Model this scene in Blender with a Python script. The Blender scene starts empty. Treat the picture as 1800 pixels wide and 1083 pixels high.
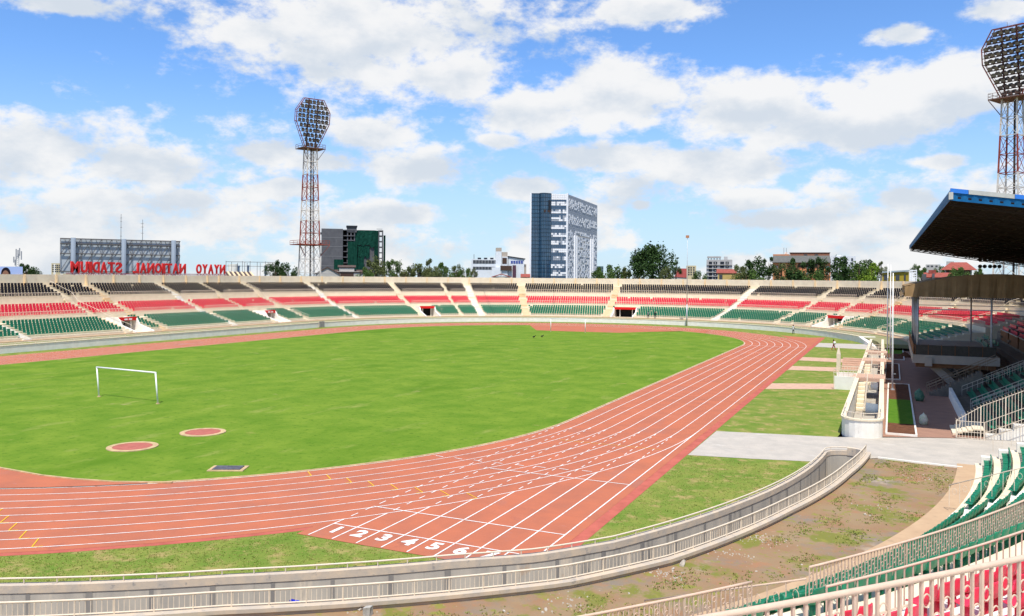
import bpy, bmesh, math, random
from math import sin, cos, pi, radians, sqrt, atan2, hypot
from mathutils import Vector, Matrix

random.seed(7)
scn = bpy.context.scene
COL = scn.collection

# ------------------------------------------------------------------ camera
CX, CY, CZ = 22.353, -29.647, 11.0
YAW, FPX, V0, ROLL = -0.4347, 1441.86, 486.82, 0.0082
cam_d = bpy.data.cameras.new('camera')
cam = bpy.data.objects.new('camera', cam_d)
COL.objects.link(cam)
scn.camera = cam
cam_d.sensor_width = 36.0
cam_d.lens = FPX / 1800 * 36.0
cam_d.shift_y = -(541.5 - V0) / 1800
cam_d.clip_start = 0.1
cam_d.clip_end = 6000
_r = Vector((cos(YAW), -sin(YAW), 0))
_f = Vector((sin(YAW), cos(YAW), 0))
_u = Vector((0, 0, 1))
_R = _r * cos(ROLL) + _u * sin(ROLL)
_U = _u * cos(ROLL) - _r * sin(ROLL)
cam.matrix_world = Matrix(((_R.x, _U.x, -_f.x, CX), (_R.y, _U.y, -_f.y, CY), (_R.z, _U.z, -_f.z, CZ), (0, 0, 0, 1)))

def at(u, v, d):
    """world point seen along a surveyed bearing (pixels of the photograph), at depth d metres"""
    a0, b0 = u - 900, v - 541.5
    a = a0 * cos(ROLL) + b0 * sin(ROLL)
    b = -a0 * sin(ROLL) + b0 * cos(ROLL) + 541.5 - V0
    a /= FPX; b /= FPX
    return Vector((CX + d * (a * cos(YAW) + sin(YAW)), CY + d * (-a * sin(YAW) + cos(YAW)), CZ - b * d))

def gpt(u, v, z=0.0):
    """surveyed point on the level z"""
    p = at(u, v, 1.0)
    d = (z - CZ) / (p.z - CZ)
    return at(u, v, d)

def seen(p):
    dx, dy = p[0] - CX, p[1] - CY
    r = dx * cos(YAW) - dy * sin(YAW); d = dx * sin(YAW) + dy * cos(YAW)
    if d < 0.5: return None
    return 900 + FPX * r / d, V0 + FPX * (CZ - p[2]) / d, d

# ------------------------------------------------------------------ sun, sky, exposure
SUN = Vector((0.17, -0.45, 1.0)).normalized()
sd = bpy.data.lights.new('sun', 'SUN')
sd.energy = 5.0; sd.angle = radians(0.53); sd.color = (1.0, 0.955, 0.88)
so = bpy.data.objects.new('sun', sd); COL.objects.link(so)
so.rotation_euler = SUN.to_track_quat('Z', 'Y').to_euler()
so.location = (0, 0, 120)
scn.view_settings.view_transform = 'Standard'
scn.view_settings.look = 'None'
scn.view_settings.gamma = 1
scn.view_settings.use_curve_mapping = False
scn.view_settings.exposure = 0.10

world = bpy.data.worlds.new('World'); scn.world = world; world.use_nodes = True
NT = world.node_tree; NT.nodes.clear()
def N(t, **k):
    n = NT.nodes.new(t)
    for a, b in k.items(): setattr(n, a, b)
    return n
def lk(a, b): NT.links.new(a, b)
def M(op, a, b=None, c=None, clamp=False):
    n = NT.nodes.new('ShaderNodeMath'); n.operation = op; n.use_clamp = clamp
    for i, x in enumerate((a, b, c)):
        if x is None: continue
        if isinstance(x, (int, float)): n.inputs[i].default_value = x
        else: NT.links.new(x, n.inputs[i])
    return n.outputs[0]
def VM(op, a, b=None):
    n = NT.nodes.new('ShaderNodeVectorMath'); n.operation = op
    for i, x in enumerate((a, b)):
        if x is None: continue
        if isinstance(x, (tuple, list, Vector)): n.inputs[i].default_value = tuple(x)
        elif isinstance(x, (int, float)): n.inputs['Scale'].default_value = x
        else: NT.links.new(x, n.inputs[i])
    return n.outputs['Value'] if op == 'DOT_PRODUCT' else n.outputs[0]
def SS(x, a, b):
    n = NT.nodes.new('ShaderNodeMapRange'); n.interpolation_type = 'SMOOTHSTEP'
    lk(x, n.inputs['Value']); n.inputs['From Min'].default_value = a; n.inputs['From Max'].default_value = b
    return n.outputs['Result']
def build_world():
    sky = N('ShaderNodeTexSky', sky_type='NISHITA'); sky.sun_disc = False
    sky.sun_elevation = math.asin(SUN.z); sky.sun_rotation = atan2(SUN.x, SUN.y)
    sky.altitude = 1700; sky.air_density = 1.15; sky.dust_density = 0.5; sky.ozone_density = 2.6
    skyc = N('ShaderNodeMix', data_type='RGBA', blend_type='MULTIPLY'); skyc.inputs[0].default_value = 1
    lk(sky.outputs[0], skyc.inputs[6]); skyc.inputs[7].default_value = (0.118, 0.158, 0.205, 1)
    tc = N('ShaderNodeTexCoord')
    d = VM('NORMALIZE', tc.outputs['Generated'])
    sep = N('ShaderNodeSeparateXYZ'); lk(d, sep.inputs[0])
    z = sep.outputs[2]
    # cloud deck coordinates: where the view ray meets a level deck above
    zz = M('ADD', M('MAXIMUM', z, 0.0), 0.12)
    px = M('DIVIDE', sep.outputs[0], zz); py = M('DIVIDE', sep.outputs[1], zz)
    cmb = N('ShaderNodeCombineXYZ'); lk(px, cmb.inputs[0]); lk(py, cmb.inputs[1])
    def noise(vec, scale, detail, rough=0.55, dist=0.0):
        n = N('ShaderNodeTexNoise'); lk(vec, n.inputs['Vector'])
        n.inputs['Scale'].default_value = scale; n.inputs['Detail'].default_value = detail
        n.inputs['Roughness'].default_value = rough; n.inputs['Distortion'].default_value = dist
        return n.outputs['Fac']
    # billow noise in direction space, flattened vertically
    mp = N('ShaderNodeMapping'); lk(d, mp.inputs[0]); mp.inputs['Scale'].default_value = (1, 1, 1.8)
    n1 = noise(mp.outputs[0], 8.0, 10, 0.60)
    n2 = noise(mp.outputs[0], 30.0, 8, 0.62)
    # (bearing u, v, half width, half height, weight) of the cumulus in view
    B = [(640, 70, 310, 105, 1.0), (780, 130, 150, 58, .8), (440, 60, 130, 60, .6), (1135, 18, 120, 36, .9), (100, 5, 150, 30, .8),
         (70, 262, 150, 62, 1.0), (230, 292, 180, 44, .9), (650, 235, 110, 40, .75), (470, 270, 85, 34, .8), (740, 300, 120, 42, .9), (560, 285, 150, 35, .5),
         (1080, 165, 125, 72, 1.0), (930, 195, 110, 46, .9), (1330, 195, 130, 70, 1.0), (1610, 165, 190, 76, 1.05), (1450, 228, 250, 50, .9),
         (1080, 275, 160, 36, .8), (1270, 290, 190, 44, .9), (1660, 285, 95, 26, .6), (880, 248, 60, 22, .6), (190, 350, 150, 30, .7), (335, 352, 80, 26, .8), (510, 330, 120, 30, .7),
         (930, 330, 80, 32, .8), (690, 375, 140, 34, .7), (1585, 62, 110, 40, .34), (1750, 15, 110, 40, .38), (1128, 362, 40, 20, .7), (1330, 350, 120, 26, .7), (1400, 385, 180, 30, .65), (1600, 350, 110, 36, .75), (550, 120, 40, 20, .45), (1730, 360, 60, 40, .5)]
    az = M('ARCTAN2', sep.outputs[0], sep.outputs[1])
    hl = M('SQRT', M('ADD', M('MULTIPLY', sep.outputs[0], sep.outputs[0]), M('MULTIPLY', sep.outputs[1], sep.outputs[1])))
    el = M('DIVIDE', z, M('MAXIMUM', hl, 0.02))
    ae = N('ShaderNodeCombineXYZ'); lk(az, ae.inputs[0]); lk(el, ae.inputs[1])
    # flat bases: squash what hangs below a cloud's middle (done by an offset copy, see shade)
    def blobs(lst, de):
        acc = None
        for (u, v, hw, hh, w) in lst:
            c0 = at(u, v, 1) - Vector((CX, CY, CZ)); rr = c0.xy.length
            a0 = atan2(c0.x, c0.y); e0 = c0.z / rr
            k_ = max(w, .62); wx = hw / FPX / (rr * rr) * k_; wy = hh / FPX / rr * k_
            n = N('ShaderNodeVectorMath', operation='MULTIPLY_ADD'); lk(ae.outputs[0], n.inputs[0])
            n.inputs[1].default_value = (1 / wx, 1 / wy, 0); n.inputs[2].default_value = (-a0 / wx, -(e0 + de) / wy, 0)
            L_ = N('ShaderNodeVectorMath', operation='LENGTH'); lk(n.outputs[0], L_.inputs[0])
            acc = L_.outputs['Value'] if acc is None else M('MINIMUM', acc, L_.outputs['Value'])
        return M('EXPONENT', M('MULTIPLY', M('MULTIPLY', acc, acc), -0.9))
    acc = blobs(B, 0.0)
    big = [b_ for b_ in B if b_[2] * b_[3] > 3500]
    sh = M('SUBTRACT', acc, blobs(big, 0.035))     # >0 on the lit upper side, <0 under the base
    # elsewhere the same kind of sky goes on: broken cumulus over the whole dome
    gen = noise(cmb.outputs[0], 0.9, 8, 0.55)
    fw = VM('DOT_PRODUCT', d, (sin(YAW), cos(YAW), 0.12))
    out = M('SUBTRACT', 1.0, SS(fw, 0.66, 0.84))
    gen = M('MULTIPLY', SS(gen, 0.44, 0.68), out)
    low = M('MULTIPLY', SS(noise(mp.outputs[0], 5.0, 7, 0.6), 0.34, 0.60), M('SUBTRACT', 1.0, SS(z, 0.05, 0.24)))
    tot = M('MAXIMUM', M('MAXIMUM', acc, gen), M('MULTIPLY', low, 0.74))
    fluff = M('ADD', M('MULTIPLY', M('SUBTRACT', n1, 0.5), 1.55), M('MULTIPLY', M('SUBTRACT', n2, 0.5), 1.25))
    dens = SS(M('ADD', tot, fluff), 0.22, 0.70)
    dens = M('MULTIPLY', dens, 0.97)
    mpu = N('ShaderNodeMapping'); lk(d, mpu.inputs[0]); mpu.inputs['Scale'].default_value = (1, 1, 1.8); mpu.inputs['Location'].default_value = (0, 0, 0.045)
    n1u = noise(mpu.outputs[0], 8.0, 5, 0.5)
    shade = SS(M('ADD', M('MULTIPLY', sh, -0.42), M('MULTIPLY', M('SUBTRACT', n1, n1u), 2.4)), -0.55, 0.22)
    cc = N('ShaderNodeMix', data_type='RGBA'); lk(shade, cc.inputs[0])
    cc.inputs[6].default_value = (0.70, 0.765, 0.845, 1); cc.inputs[7].default_value = (0.97, 0.97, 0.97, 1)
    # pale air towards the horizon
    hz = N('ShaderNodeMix', data_type='RGBA')
    lk(M('MULTIPLY', M('SUBTRACT', 1.0, SS(z, -0.02, 0.26)), 0.72), hz.inputs[0])
    lk(skyc.outputs[2], hz.inputs[6]); hz.inputs[7].default_value = (0.58, 0.69, 0.83, 1)
    mx = N('ShaderNodeMix', data_type='RGBA'); lk(dens, mx.inputs[0])
    lk(hz.outputs[2], mx.inputs[6]); lk(cc.outputs[2], mx.inputs[7])
    bg = N('ShaderNodeBackground'); lk(mx.outputs[2], bg.inputs[0]); bg.inputs[1].default_value = 0.90
    o = N('ShaderNodeOutputWorld'); lk(bg.outputs[0], o.inputs[0])
build_world()
world.cycles.sampling_method = 'MANUAL'; world.cycles.sample_map_resolution = 256

# ------------------------------------------------------------------ materials
MATS = {}
def mat(name, col, rough=0.8, var=0.0, scale=3.0, col2=None, spots=None, bump=0.0, metal=0.0, stretch=(1, 1, 1), spec=0.06, detail=6, obj=True, lo=0.35, hi=0.65):
    """noise-varied plain material; col2 is a second natural tone, spots = (colour, scale, threshold)"""
    if name in MATS: return MATS[name]
    m = bpy.data.materials.new(name); m.use_nodes = True
    nt = m.node_tree; nt.nodes.clear()
    o = nt.nodes.new('ShaderNodeOutputMaterial'); b = nt.nodes.new('ShaderNodeBsdfPrincipled')
    nt.links.new(b.outputs[0], o.inputs[0])
    b.inputs['Roughness'].default_value = rough; b.inputs['Metallic'].default_value = metal
    b.inputs['Specular IOR Level'].default_value = spec
    c = (*col, 1)
    if var == 0 and col2 is None and not spots:
        b.inputs['Base Color'].default_value = c
    else:
        tc = nt.nodes.new('ShaderNodeTexCoord'); geo = nt.nodes.new('ShaderNodeNewGeometry')
        mp = nt.nodes.new('ShaderNodeMapping'); mp.inputs['Scale'].default_value = stretch
        nt.links.new(geo.outputs['Position'], mp.inputs[0])
        nz = nt.nodes.new('ShaderNodeTexNoise'); nz.inputs['Scale'].default_value = scale; nz.inputs['Detail'].default_value = detail
        nz.inputs['Roughness'].default_value = 0.6
        nt.links.new(mp.outputs[0], nz.inputs['Vector'])
        mr = nt.nodes.new('ShaderNodeMapRange'); mr.inputs['From Min'].default_value = lo; mr.inputs['From Max'].default_value = hi
        nt.links.new(nz.outputs['Fac'], mr.inputs['Value'])
        mix = nt.nodes.new('ShaderNodeMix'); mix.data_type = 'RGBA'
        nt.links.new(mr.outputs[0], mix.inputs[0])
        c2 = col2 if col2 else tuple(x * (1 - var) for x in col)
        c1 = col if col2 else tuple(min(1, x * (1 + var)) for x in col)
        mix.inputs[6].default_value = (*c1, 1); mix.inputs[7].default_value = (*c2, 1)
        out = mix.outputs[2]
        for sp in (spots or []):
            sc, ss, th, tw = sp[:4]
            n2 = nt.nodes.new('ShaderNodeTexNoise'); n2.inputs['Scale'].default_value = ss; n2.inputs['Detail'].default_value = 8
            n2.inputs['Roughness'].default_value = 0.65
            if len(sp) > 4:
                mp2 = nt.nodes.new('ShaderNodeMapping'); mp2.inputs['Scale'].default_value = sp[4]
                nt.links.new(geo.outputs['Position'], mp2.inputs[0]); nt.links.new(mp2.outputs[0], n2.inputs['Vector'])
            else: nt.links.new(geo.outputs['Position'], n2.inputs['Vector'])
            m2 = nt.nodes.new('ShaderNodeMapRange'); m2.inputs['From Min'].default_value = th; m2.inputs['From Max'].default_value = th + tw
            nt.links.new(n2.outputs['Fac'], m2.inputs['Value'])
            x2 = nt.nodes.new('ShaderNodeMix'); x2.data_type = 'RGBA'
            nt.links.new(m2.outputs[0], x2.inputs[0]); nt.links.new(out, x2.inputs[6]); x2.inputs[7].default_value = (*sc, 1)
            out = x2.outputs[2]
        nt.links.new(out, b.inputs['Base Color'])
        if bump:
            bp = nt.nodes.new('ShaderNodeBump'); bp.inputs['Strength'].default_value = bump; bp.inputs['Distance'].default_value = 0.05
            nt.links.new(nz.outputs['Fac'], bp.inputs['Height']); nt.links.new(bp.outputs[0], b.inputs['Normal'])
    MATS[name] = m
    return m

def glass_mat(name, col, rough=0.08):
    m = mat(name, col, rough=rough, spec=0.9)
    return m

# ------------------------------------------------------------------ mesh helpers
class MB:
    def __init__(s): s.v = []; s.f = []; s.m = []
    def face(s, pts, mi=0):
        i = len(s.v); s.v += [tuple(p) for p in pts]; s.f.append(tuple(range(i, i + len(pts)))); s.m.append(mi)
    def quads(s, verts, faces, mi=0):
        i = len(s.v); s.v += [tuple(p) for p in verts]
        for f in faces: s.f.append(tuple(i + k for k in f)); s.m.append(mi)
    def box(s, x0, x1, y0, y1, z0, z1, mi=0, M4=None):
        vs = [Vector((x, y, z)) for x in (x0, x1) for y in (y0, y1) for z in (z0, z1)]
        if M4 is not None: vs = [M4 @ v for v in vs]
        s.quads(vs, [(0, 1, 3, 2), (4, 6, 7, 5), (0, 4, 5, 1), (2, 3, 7, 6), (0, 2, 6, 4), (1, 5, 7, 3)], mi)
    def tube(s, pts, r, n=6, mi=0, closed=False, cap=True):
        pts = [Vector(p) for p in pts]; L = len(pts); rings = []
        rr = r if isinstance(r, (list, tuple)) else [r] * L
        for i, p in enumerate(pts):
            a = pts[(i - 1) % L] if (closed or i > 0) else p
            b = pts[(i + 1) % L] if (closed or i < L - 1) else p
            t = (b - a).normalized()
            ref = Vector((0, 0, 1)) if abs(t.z) < 0.95 else Vector((1, 0, 0))
            e1 = t.cross(ref).normalized(); e2 = e1.cross(t)
            rings.append([p + e1 * (rr[i] * cos(2 * pi * k / n)) + e2 * (rr[i] * sin(2 * pi * k / n)) for k in range(n)])
        base = len(s.v)
        for R_ in rings: s.v += [tuple(q) for q in R_]
        for i in range(L if closed else L - 1):
            j = (i + 1) % L
            for k in range(n):
                k2 = (k + 1) % n
                s.f.append((base + i * n + k, base + i * n + k2, base + j * n + k2, base + j * n + k)); s.m.append(mi)
        if cap and not closed:
            s.f.append(tuple(base + k for k in range(n - 1, -1, -1))); s.m.append(mi)
            s.f.append(tuple(base + (L - 1) * n + k for k in range(n))); s.m.append(mi)
    def bar(s, a, b, w, mi=0, h=None):
        """square bar from a to b"""
        a = Vector(a); b = Vector(b); t = (b - a)
        if t.length < 1e-6: return
        t.normalize(); ref = Vector((0, 0, 1)) if abs(t.z) < 0.95 else Vector((1, 0, 0))
        e1 = t.cross(ref).normalized() * (w / 2); e2 = e1.cross(t).normalized() * ((h or w) / 2)
        vs = [p + x * e1 + y * e2 for p in (a, b) for x, y in ((-1, -1), (1, -1), (1, 1), (-1, 1))]
        s.quads(vs, [(0, 1, 2, 3), (7, 6, 5, 4), (0, 4, 5, 1), (1, 5, 6, 2), (2, 6, 7, 3), (3, 7, 4, 0)], mi)
    def prism(s, poly, z0, z1, mi=0):
        n = len(poly)
        vs = [(p[0], p[1], z0) for p in poly] + [(p[0], p[1], z1) for p in poly]
        fs = [tuple(range(n - 1, -1, -1)), tuple(range(n, 2 * n))] + [(i, (i + 1) % n, n + (i + 1) % n, n + i) for i in range(n)]
        s.quads(vs, fs, mi)
    def sweep(s, prof, frames, mi=0, closedprof=True, caps=True):
        """prof: list of (offset, z); frames: list of (origin xy, normal xy[, dz])"""
        n = len(prof); base = len(s.v)
        for fr in frames:
            P_, Nn = fr[0], fr[1]; dz = fr[2] if len(fr) > 2 else 0
            for (o, z) in prof: s.v.append((P_[0] + Nn[0] * o, P_[1] + Nn[1] * o, z + dz))
        for i in range(len(frames) - 1):
            for k in range(n if closedprof else n - 1):
                k2 = (k + 1) % n
                s.f.append((base + i * n + k, base + (i + 1) * n + k, base + (i + 1) * n + k2, base + i * n + k2)); s.m.append(mi)
        if caps and closedprof:
            s.f.append(tuple(base + k for k in range(n))); s.m.append(mi)
            e = base + (len(frames) - 1) * n
            s.f.append(tuple(e + k for k in range(n - 1, -1, -1))); s.m.append(mi)
    def mesh(s, name, mats, smooth=False):
        me = bpy.data.meshes.new(name); me.from_pydata(s.v, [], s.f)
        for m in (mats if isinstance(mats, (list, tuple)) else [mats]): me.materials.append(m)
        if any(s.m): me.polygons.foreach_set('material_index', s.m)
        bm = bmesh.new(); bm.from_mesh(me); bmesh.ops.recalc_face_normals(bm, faces=bm.faces); bm.to_mesh(me); bm.free()
        if smooth: me.polygons.foreach_set('use_smooth', [True] * len(me.polygons))
        me.update(); return me
    def build(s, name, mats, parent=None, loc=(0, 0, 0), smooth=False):
        return link(name, s.mesh(name, mats, smooth), parent, loc)

def link(name, me, parent=None, loc=(0, 0, 0), rot=None, scale=None):
    o = bpy.data.objects.new(name, me); COL.objects.link(o); o.location = loc
    if rot is not None: o.rotation_euler = rot
    if scale is not None: o.scale = scale
    if parent is not None: o.parent = parent
    return o
def tag(o, label, cat, group=None):
    o['label'] = label; o['category'] = cat
    if group: o['group'] = group
    return o
def thing(name, label, cat, loc=(0, 0, 0), rotz=0, group=None):
    o = bpy.data.objects.new(name, None); COL.objects.link(o); o.location = loc; o.rotation_euler = (0, 0, rotz)
    o.empty_display_size = 0.3
    return tag(o, label, cat, group)
def struct(o): o['kind'] = 'structure'; return o
def stuff(o): o['kind'] = 'stuff'; return o
def flat(name, poly, z, m, parent=None):
    """filled polygon sheet"""
    bm = bmesh.new(); vs = [bm.verts.new((p[0], p[1], z)) for p in poly]
    es = [bm.edges.new((vs[i], vs[(i + 1) % len(vs)])) for i in range(len(vs))]
    bmesh.ops.triangle_fill(bm, edges=es, use_beauty=True)
    for f in bm.faces:
        if f.normal.z < 0: f.normal_flip()
    me = bpy.data.meshes.new(name); bm.to_mesh(me); bm.free(); me.materials.append(m)
    return link(name, me, parent)
def text_mesh(s, size, extrude, bold=0.0, name='lettering'):
    cu = bpy.data.curves.new(name, 'FONT'); cu.body = s; cu.size = size; cu.extrude = extrude; cu.offset = bold
    cu.align_x = 'CENTER'; cu.resolution_u = 3
    o = bpy.data.objects.new(name, cu); COL.objects.link(o)
    dg = bpy.context.evaluated_depsgraph_get(); dg.update()
    me = bpy.data.meshes.new_from_object(o.evaluated_get(dg))
    bpy.data.objects.remove(o); bpy.data.curves.remove(cu)
    return me

# ------------------------------------------------------------------ materials used
m_infield = mat('infield_grass', (0.100, 0.195, 0.015), 0.95, scale=0.30, col2=(0.165, 0.250, 0.026), spots=[((0.235, 0.275, 0.06), 0.9, 0.57, 0.16, (0.5, 0.18, 1)), ((0.070, 0.150, 0.010), 2.2, 0.54, 0.16), ((0.20, 0.25, 0.035), 9.0, 0.55, 0.2), ((0.080, 0.170, 0.010), 0.12, 0.56, 0.14, (1, .35, 1)), ((0.31, 0.28, 0.11), 0.23, 0.66, 0.08), ((0.27, 0.26, 0.07), 0.6, 0.66, 0.06, (.4, 1, 1))], bump=0.5, detail=10)
m_verge = mat('verge_grass', (0.12, 0.20, 0.028), 0.95, scale=0.5, col2=(0.23, 0.25, 0.055), spots=[((0.33, 0.265, 0.10), 0.9, 0.52, 0.12), ((0.085, 0.14, 0.02), 4.0, 0.56, 0.12), ((0.33, 0.22, 0.11), 0.5, 0.66, 0.08)], bump=0.6, detail=10)
m_track = mat('track_rubber', (0.475, 0.150, 0.080), 0.85, scale=0.45, col2=(0.39, 0.134, 0.080), spots=[((0.48, 0.18, 0.11), 14.0, 0.56, 0.2), ((0.30, 0.105, 0.075), 0.33, 0.62, 0.10), ((0.40, 0.17, 0.13), 3.0, 0.62, 0.08, (.25, 1, 1)), ((0.49, 0.165, 0.095), 0.16, 0.56, 0.18), ((0.33, 0.12, 0.08), 0.8, 0.58, 0.2, (0.12, 1.2, 1)), ((0.36, 0.15, 0.11), 0.22, 0.58, 0.12, (1, .5, 1))], bump=0.15)
m_trackedge = mat('track_edge_rubber', (0.44, 0.118, 0.085), 0.85, var=0.12, scale=1.2, spots=[((0.30, 0.12, 0.11), 2.0, 0.64, 0.08)])
m_line = mat('lane_paint', (0.80, 0.78, 0.74), 0.7, var=0.06, scale=3.0, spots=[((0.60, 0.40, 0.32), 3.0, 0.55, 0.14), ((0.52, 0.28, 0.20), 9.0, 0.62, 0.10)])
m_yellow = mat('yellow_paint', (0.72, 0.42, 0.03), 0.7)
m_kerbtan = mat('kerb_tan', (0.50, 0.36, 0.20), 0.9, var=0.2, scale=2.0)
m_dirt = mat('apron_dirt', (0.29, 0.165, 0.092), 0.97, scale=0.45, col2=(0.30, 0.215, 0.125), spots=[((0.225, 0.19, 0.15), 0.26, 0.52, 0.12), ((0.34, 0.18, 0.10), 0.5, 0.57, 0.10), ((0.40, 0.32, 0.235), 0.33, 0.60, 0.10), ((0.19, 0.19, 0.045), 0.42, 0.53, 0.07), ((0.24, 0.225, 0.055), 1.3, 0.56, 0.08), ((0.20, 0.17, 0.14), 11.0, 0.60, 0.08), ((0.50, 0.43, 0.35), 7.0, 0.66, 0.05)], bump=0.7, detail=10)
m_wallraw = mat('raw_concrete', (0.47, 0.43, 0.365), 0.92, scale=1.1, col2=(0.36, 0.335, 0.295), stretch=(1, 1, 0.25), spots=[((0.20, 0.19, 0.175), 1.3, 0.57, 0.10, (1, 1, 0.10)), ((0.62, 0.53, 0.41), 1.2, 0.58, 0.1, (1, 1, 0.12)), ((0.44, 0.30, 0.19), 0.6, 0.64, 0.1)], bump=0.3)
m_wallcap = mat('wall_top_concrete', (0.58, 0.47, 0.35), 0.9, scale=2.0, col2=(0.44, 0.39, 0.33), spots=[((0.29, 0.27, 0.25), 3.0, 0.60, 0.1)])
m_stain = mat('damp_concrete', (0.25, 0.235, 0.215), 0.9, scale=2.0, col2=(0.20, 0.19, 0.18), stretch=(1, 1, 0.3))
m_cream = mat('cream_concrete', (0.80, 0.70, 0.52), 0.85, scale=0.9, col2=(0.73, 0.62, 0.45), spots=[((0.56, 0.46, 0.33), 1.4, 0.64, 0.12, (1, 1, 0.4))])
m_white = mat('white_concrete', (0.84, 0.81, 0.74), 0.85, scale=1.2, col2=(0.76, 0.72, 0.64), spots=[((0.45, 0.41, 0.36), 1.5, 0.64, 0.1, (1, 1, 0.3))])
m_tan = mat('tan_concrete', (0.72, 0.53, 0.31), 0.85, var=0.10, scale=1.5)
m_path = mat('foot_path', (0.52, 0.36, 0.22), 0.9, scale=1.0, col2=(0.46, 0.31, 0.19), spots=[((0.36, 0.26, 0.17), 2.0, 0.6, 0.12)])
m_paver = mat('grey_pavers', (0.50, 0.45, 0.385), 0.9, scale=0.8, col2=(0.42, 0.385, 0.335), spots=[((0.33, 0.30, 0.27), 12.0, 0.58, 0.1), ((0.56, 0.52, 0.46), 1.6, 0.58, 0.12, (.3, 1, 1)), ((0.36, 0.32, 0.28), 4.0, 0.60, 0.12), ((0.55, 0.36, 0.24), 0.5, 0.66, 0.1)], bump=0.2)
m_pink = mat('pink_pavers', (0.55, 0.36, 0.26), 0.9, var=0.10, scale=1.6)
m_plaza = mat('plaza_pavers', (0.36, 0.205, 0.145), 0.92, scale=1.1, col2=(0.30, 0.175, 0.128), spots=[((0.28, 0.18, 0.14), 3.5, 0.6, 0.1)])
m_rail = mat('cream_paint_steel', (0.70, 0.60, 0.47), 0.5, var=0.05, scale=6.0, spots=[((0.40, 0.27, 0.16), 14.0, 0.70, 0.04)])
m_railn = mat('peach_paint_steel', (0.62, 0.46, 0.35), 0.45, var=0.05, scale=8.0, spots=[((0.38, 0.26, 0.17), 18.0, 0.70, 0.04)])
m_dark = mat('dark_void', (0.02, 0.02, 0.02), 0.9)
m_earth = mat('far_ground', (0.16, 0.15, 0.09), 0.97, scale=0.05, col2=(0.10, 0.12, 0.05))
m_mulch = mat('brown_soil', (0.17, 0.075, 0.042), 0.98, scale=3.0, col2=(0.11, 0.05, 0.03), bump=0.8, detail=10)
m_lawn = mat('planter_lawn', (0.07, 0.17, 0.015), 0.95, scale=1.5, col2=(0.10, 0.20, 0.02), bump=0.5)

NCX, NCY = -33.5, 29.3        # centre of the near bend of the bowl
FCX, FCY = -33.5, 108.2       # centre of the far bend
def near(th):                 # clockwise from east
    t = radians(th); return ((NCX, NCY), (cos(t), -sin(t)))
def far(q):
    if q < 0: return ((FCX, FCY + q), (-1.0, 0.0))
    t = radians(180 - q); return ((FCX, FCY), (cos(t), sin(t)))
def fp(fr, r): return (fr[0][0] + fr[1][0] * r, fr[0][1] + fr[1][1] * r)
def arange(a, b, step):
    n = max(1, int(round(abs(b - a) / step))); return [a + (b - a) * i / n for i in range(n + 1)]

# ------------------------------------------------------------------ ground
def rin(th):                  # near moat: inner (field) edge
    tab = [(0, 52.2), (20, 52.3), (30, 52.5), (34, 52.1), (37.5, 51.2), (42.3, 50.4), (46.8, 49.7), (55.7, 48.9), (75, 48.2)]
    for (a, ra), (b, rb) in zip(tab, tab[1:]):
        if th <= b: return ra + (rb - ra) * (th - a) / (b - a)
    return tab[-1][1]
def rout(th):                 # near moat: inner edge of the camera-side wall
    tab = [(0, 54.5), (10, 54.3), (20, 54.6), (30, 55.35), (35, 55.2), (41, 54.1), (47, 53.0), (56, 52.2), (75, 51.5)]
    for (a, ra), (b, rb) in zip(tab, tab[1:]):
        if th <= b: return ra + (rb - ra) * (th - a) / (b - a)
    return tab[-1][1]

gp = MB(); gp.face([(-4500, -4500, -2.6), (4500, -4500, -2.6), (4500, 4500, -2.6), (-4500, 4500, -2.6)])
struct(gp.build('ground', m_earth))

gpoly = [fp(near(t), rin(t)) for t in arange(72, 3.2, 1.0)] + [(18.75, 30.0), (19.0, 33), (19.15, 60), (19.15, 118)]
gpoly += [fp(far(q), 53.75) for q in arange(170, 0, 2.0)] + [(-87.25, 60), (-87.25, -20), (-60, -40)]
struct(flat('verge_grass', gpoly, 0.0, m_verge))

# ------------------------------------------------------------------ running track
R0 = 36.86; LW = 1.22; TCX = -R0; TY0 = 29.3; TY1 = 108.2
def trackpt(s, off):
    """s runs clockwise-free: 0..1 home straight, 1..2 far bend, 2..3 back straight, 3..4 near bend"""
    k = int(s) % 4; f = s - int(s); r = R0 + off
    if k == 0: return (off, TY0 + (TY1 - TY0) * f)
    if k == 1: return (TCX + r * cos(pi * f), TY1 + r * sin(pi * f))
    if k == 2: return (TCX - r, TY1 + (TY0 - TY1) * f)
    return (TCX - r * cos(pi * f), TY0 - r * sin(pi * f))
def ring(svals, o0, o1, z, mb, mi=0):
    for a, b in zip(svals, svals[1:]):
        p = [trackpt(a, o0), trackpt(a, o1), trackpt(b, o1), trackpt(b, o0)]
        mb.face([(x, y, z) for x, y in p], mi)
SV = [0, 0.5] + [1 + i / 60 for i in range(60)] + [2, 2.5] + [3 + i / 80 for i in range(81)]
SV[-1] = 3.99999
tb = MB(); ring(SV, -0.02, 9.76 + 0.50, 0.012, tb)
tb.face([(0, TY0, .012), (10.18, TY0, .012), (0, 25.6, .012)], 0) if False else None
track = thing('running_track', 'red rubber running track with eight white-lined lanes round the grass field', 'track')
track['kind'] = 'structure'
tb.build('bend_surface', m_track, track)
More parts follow.
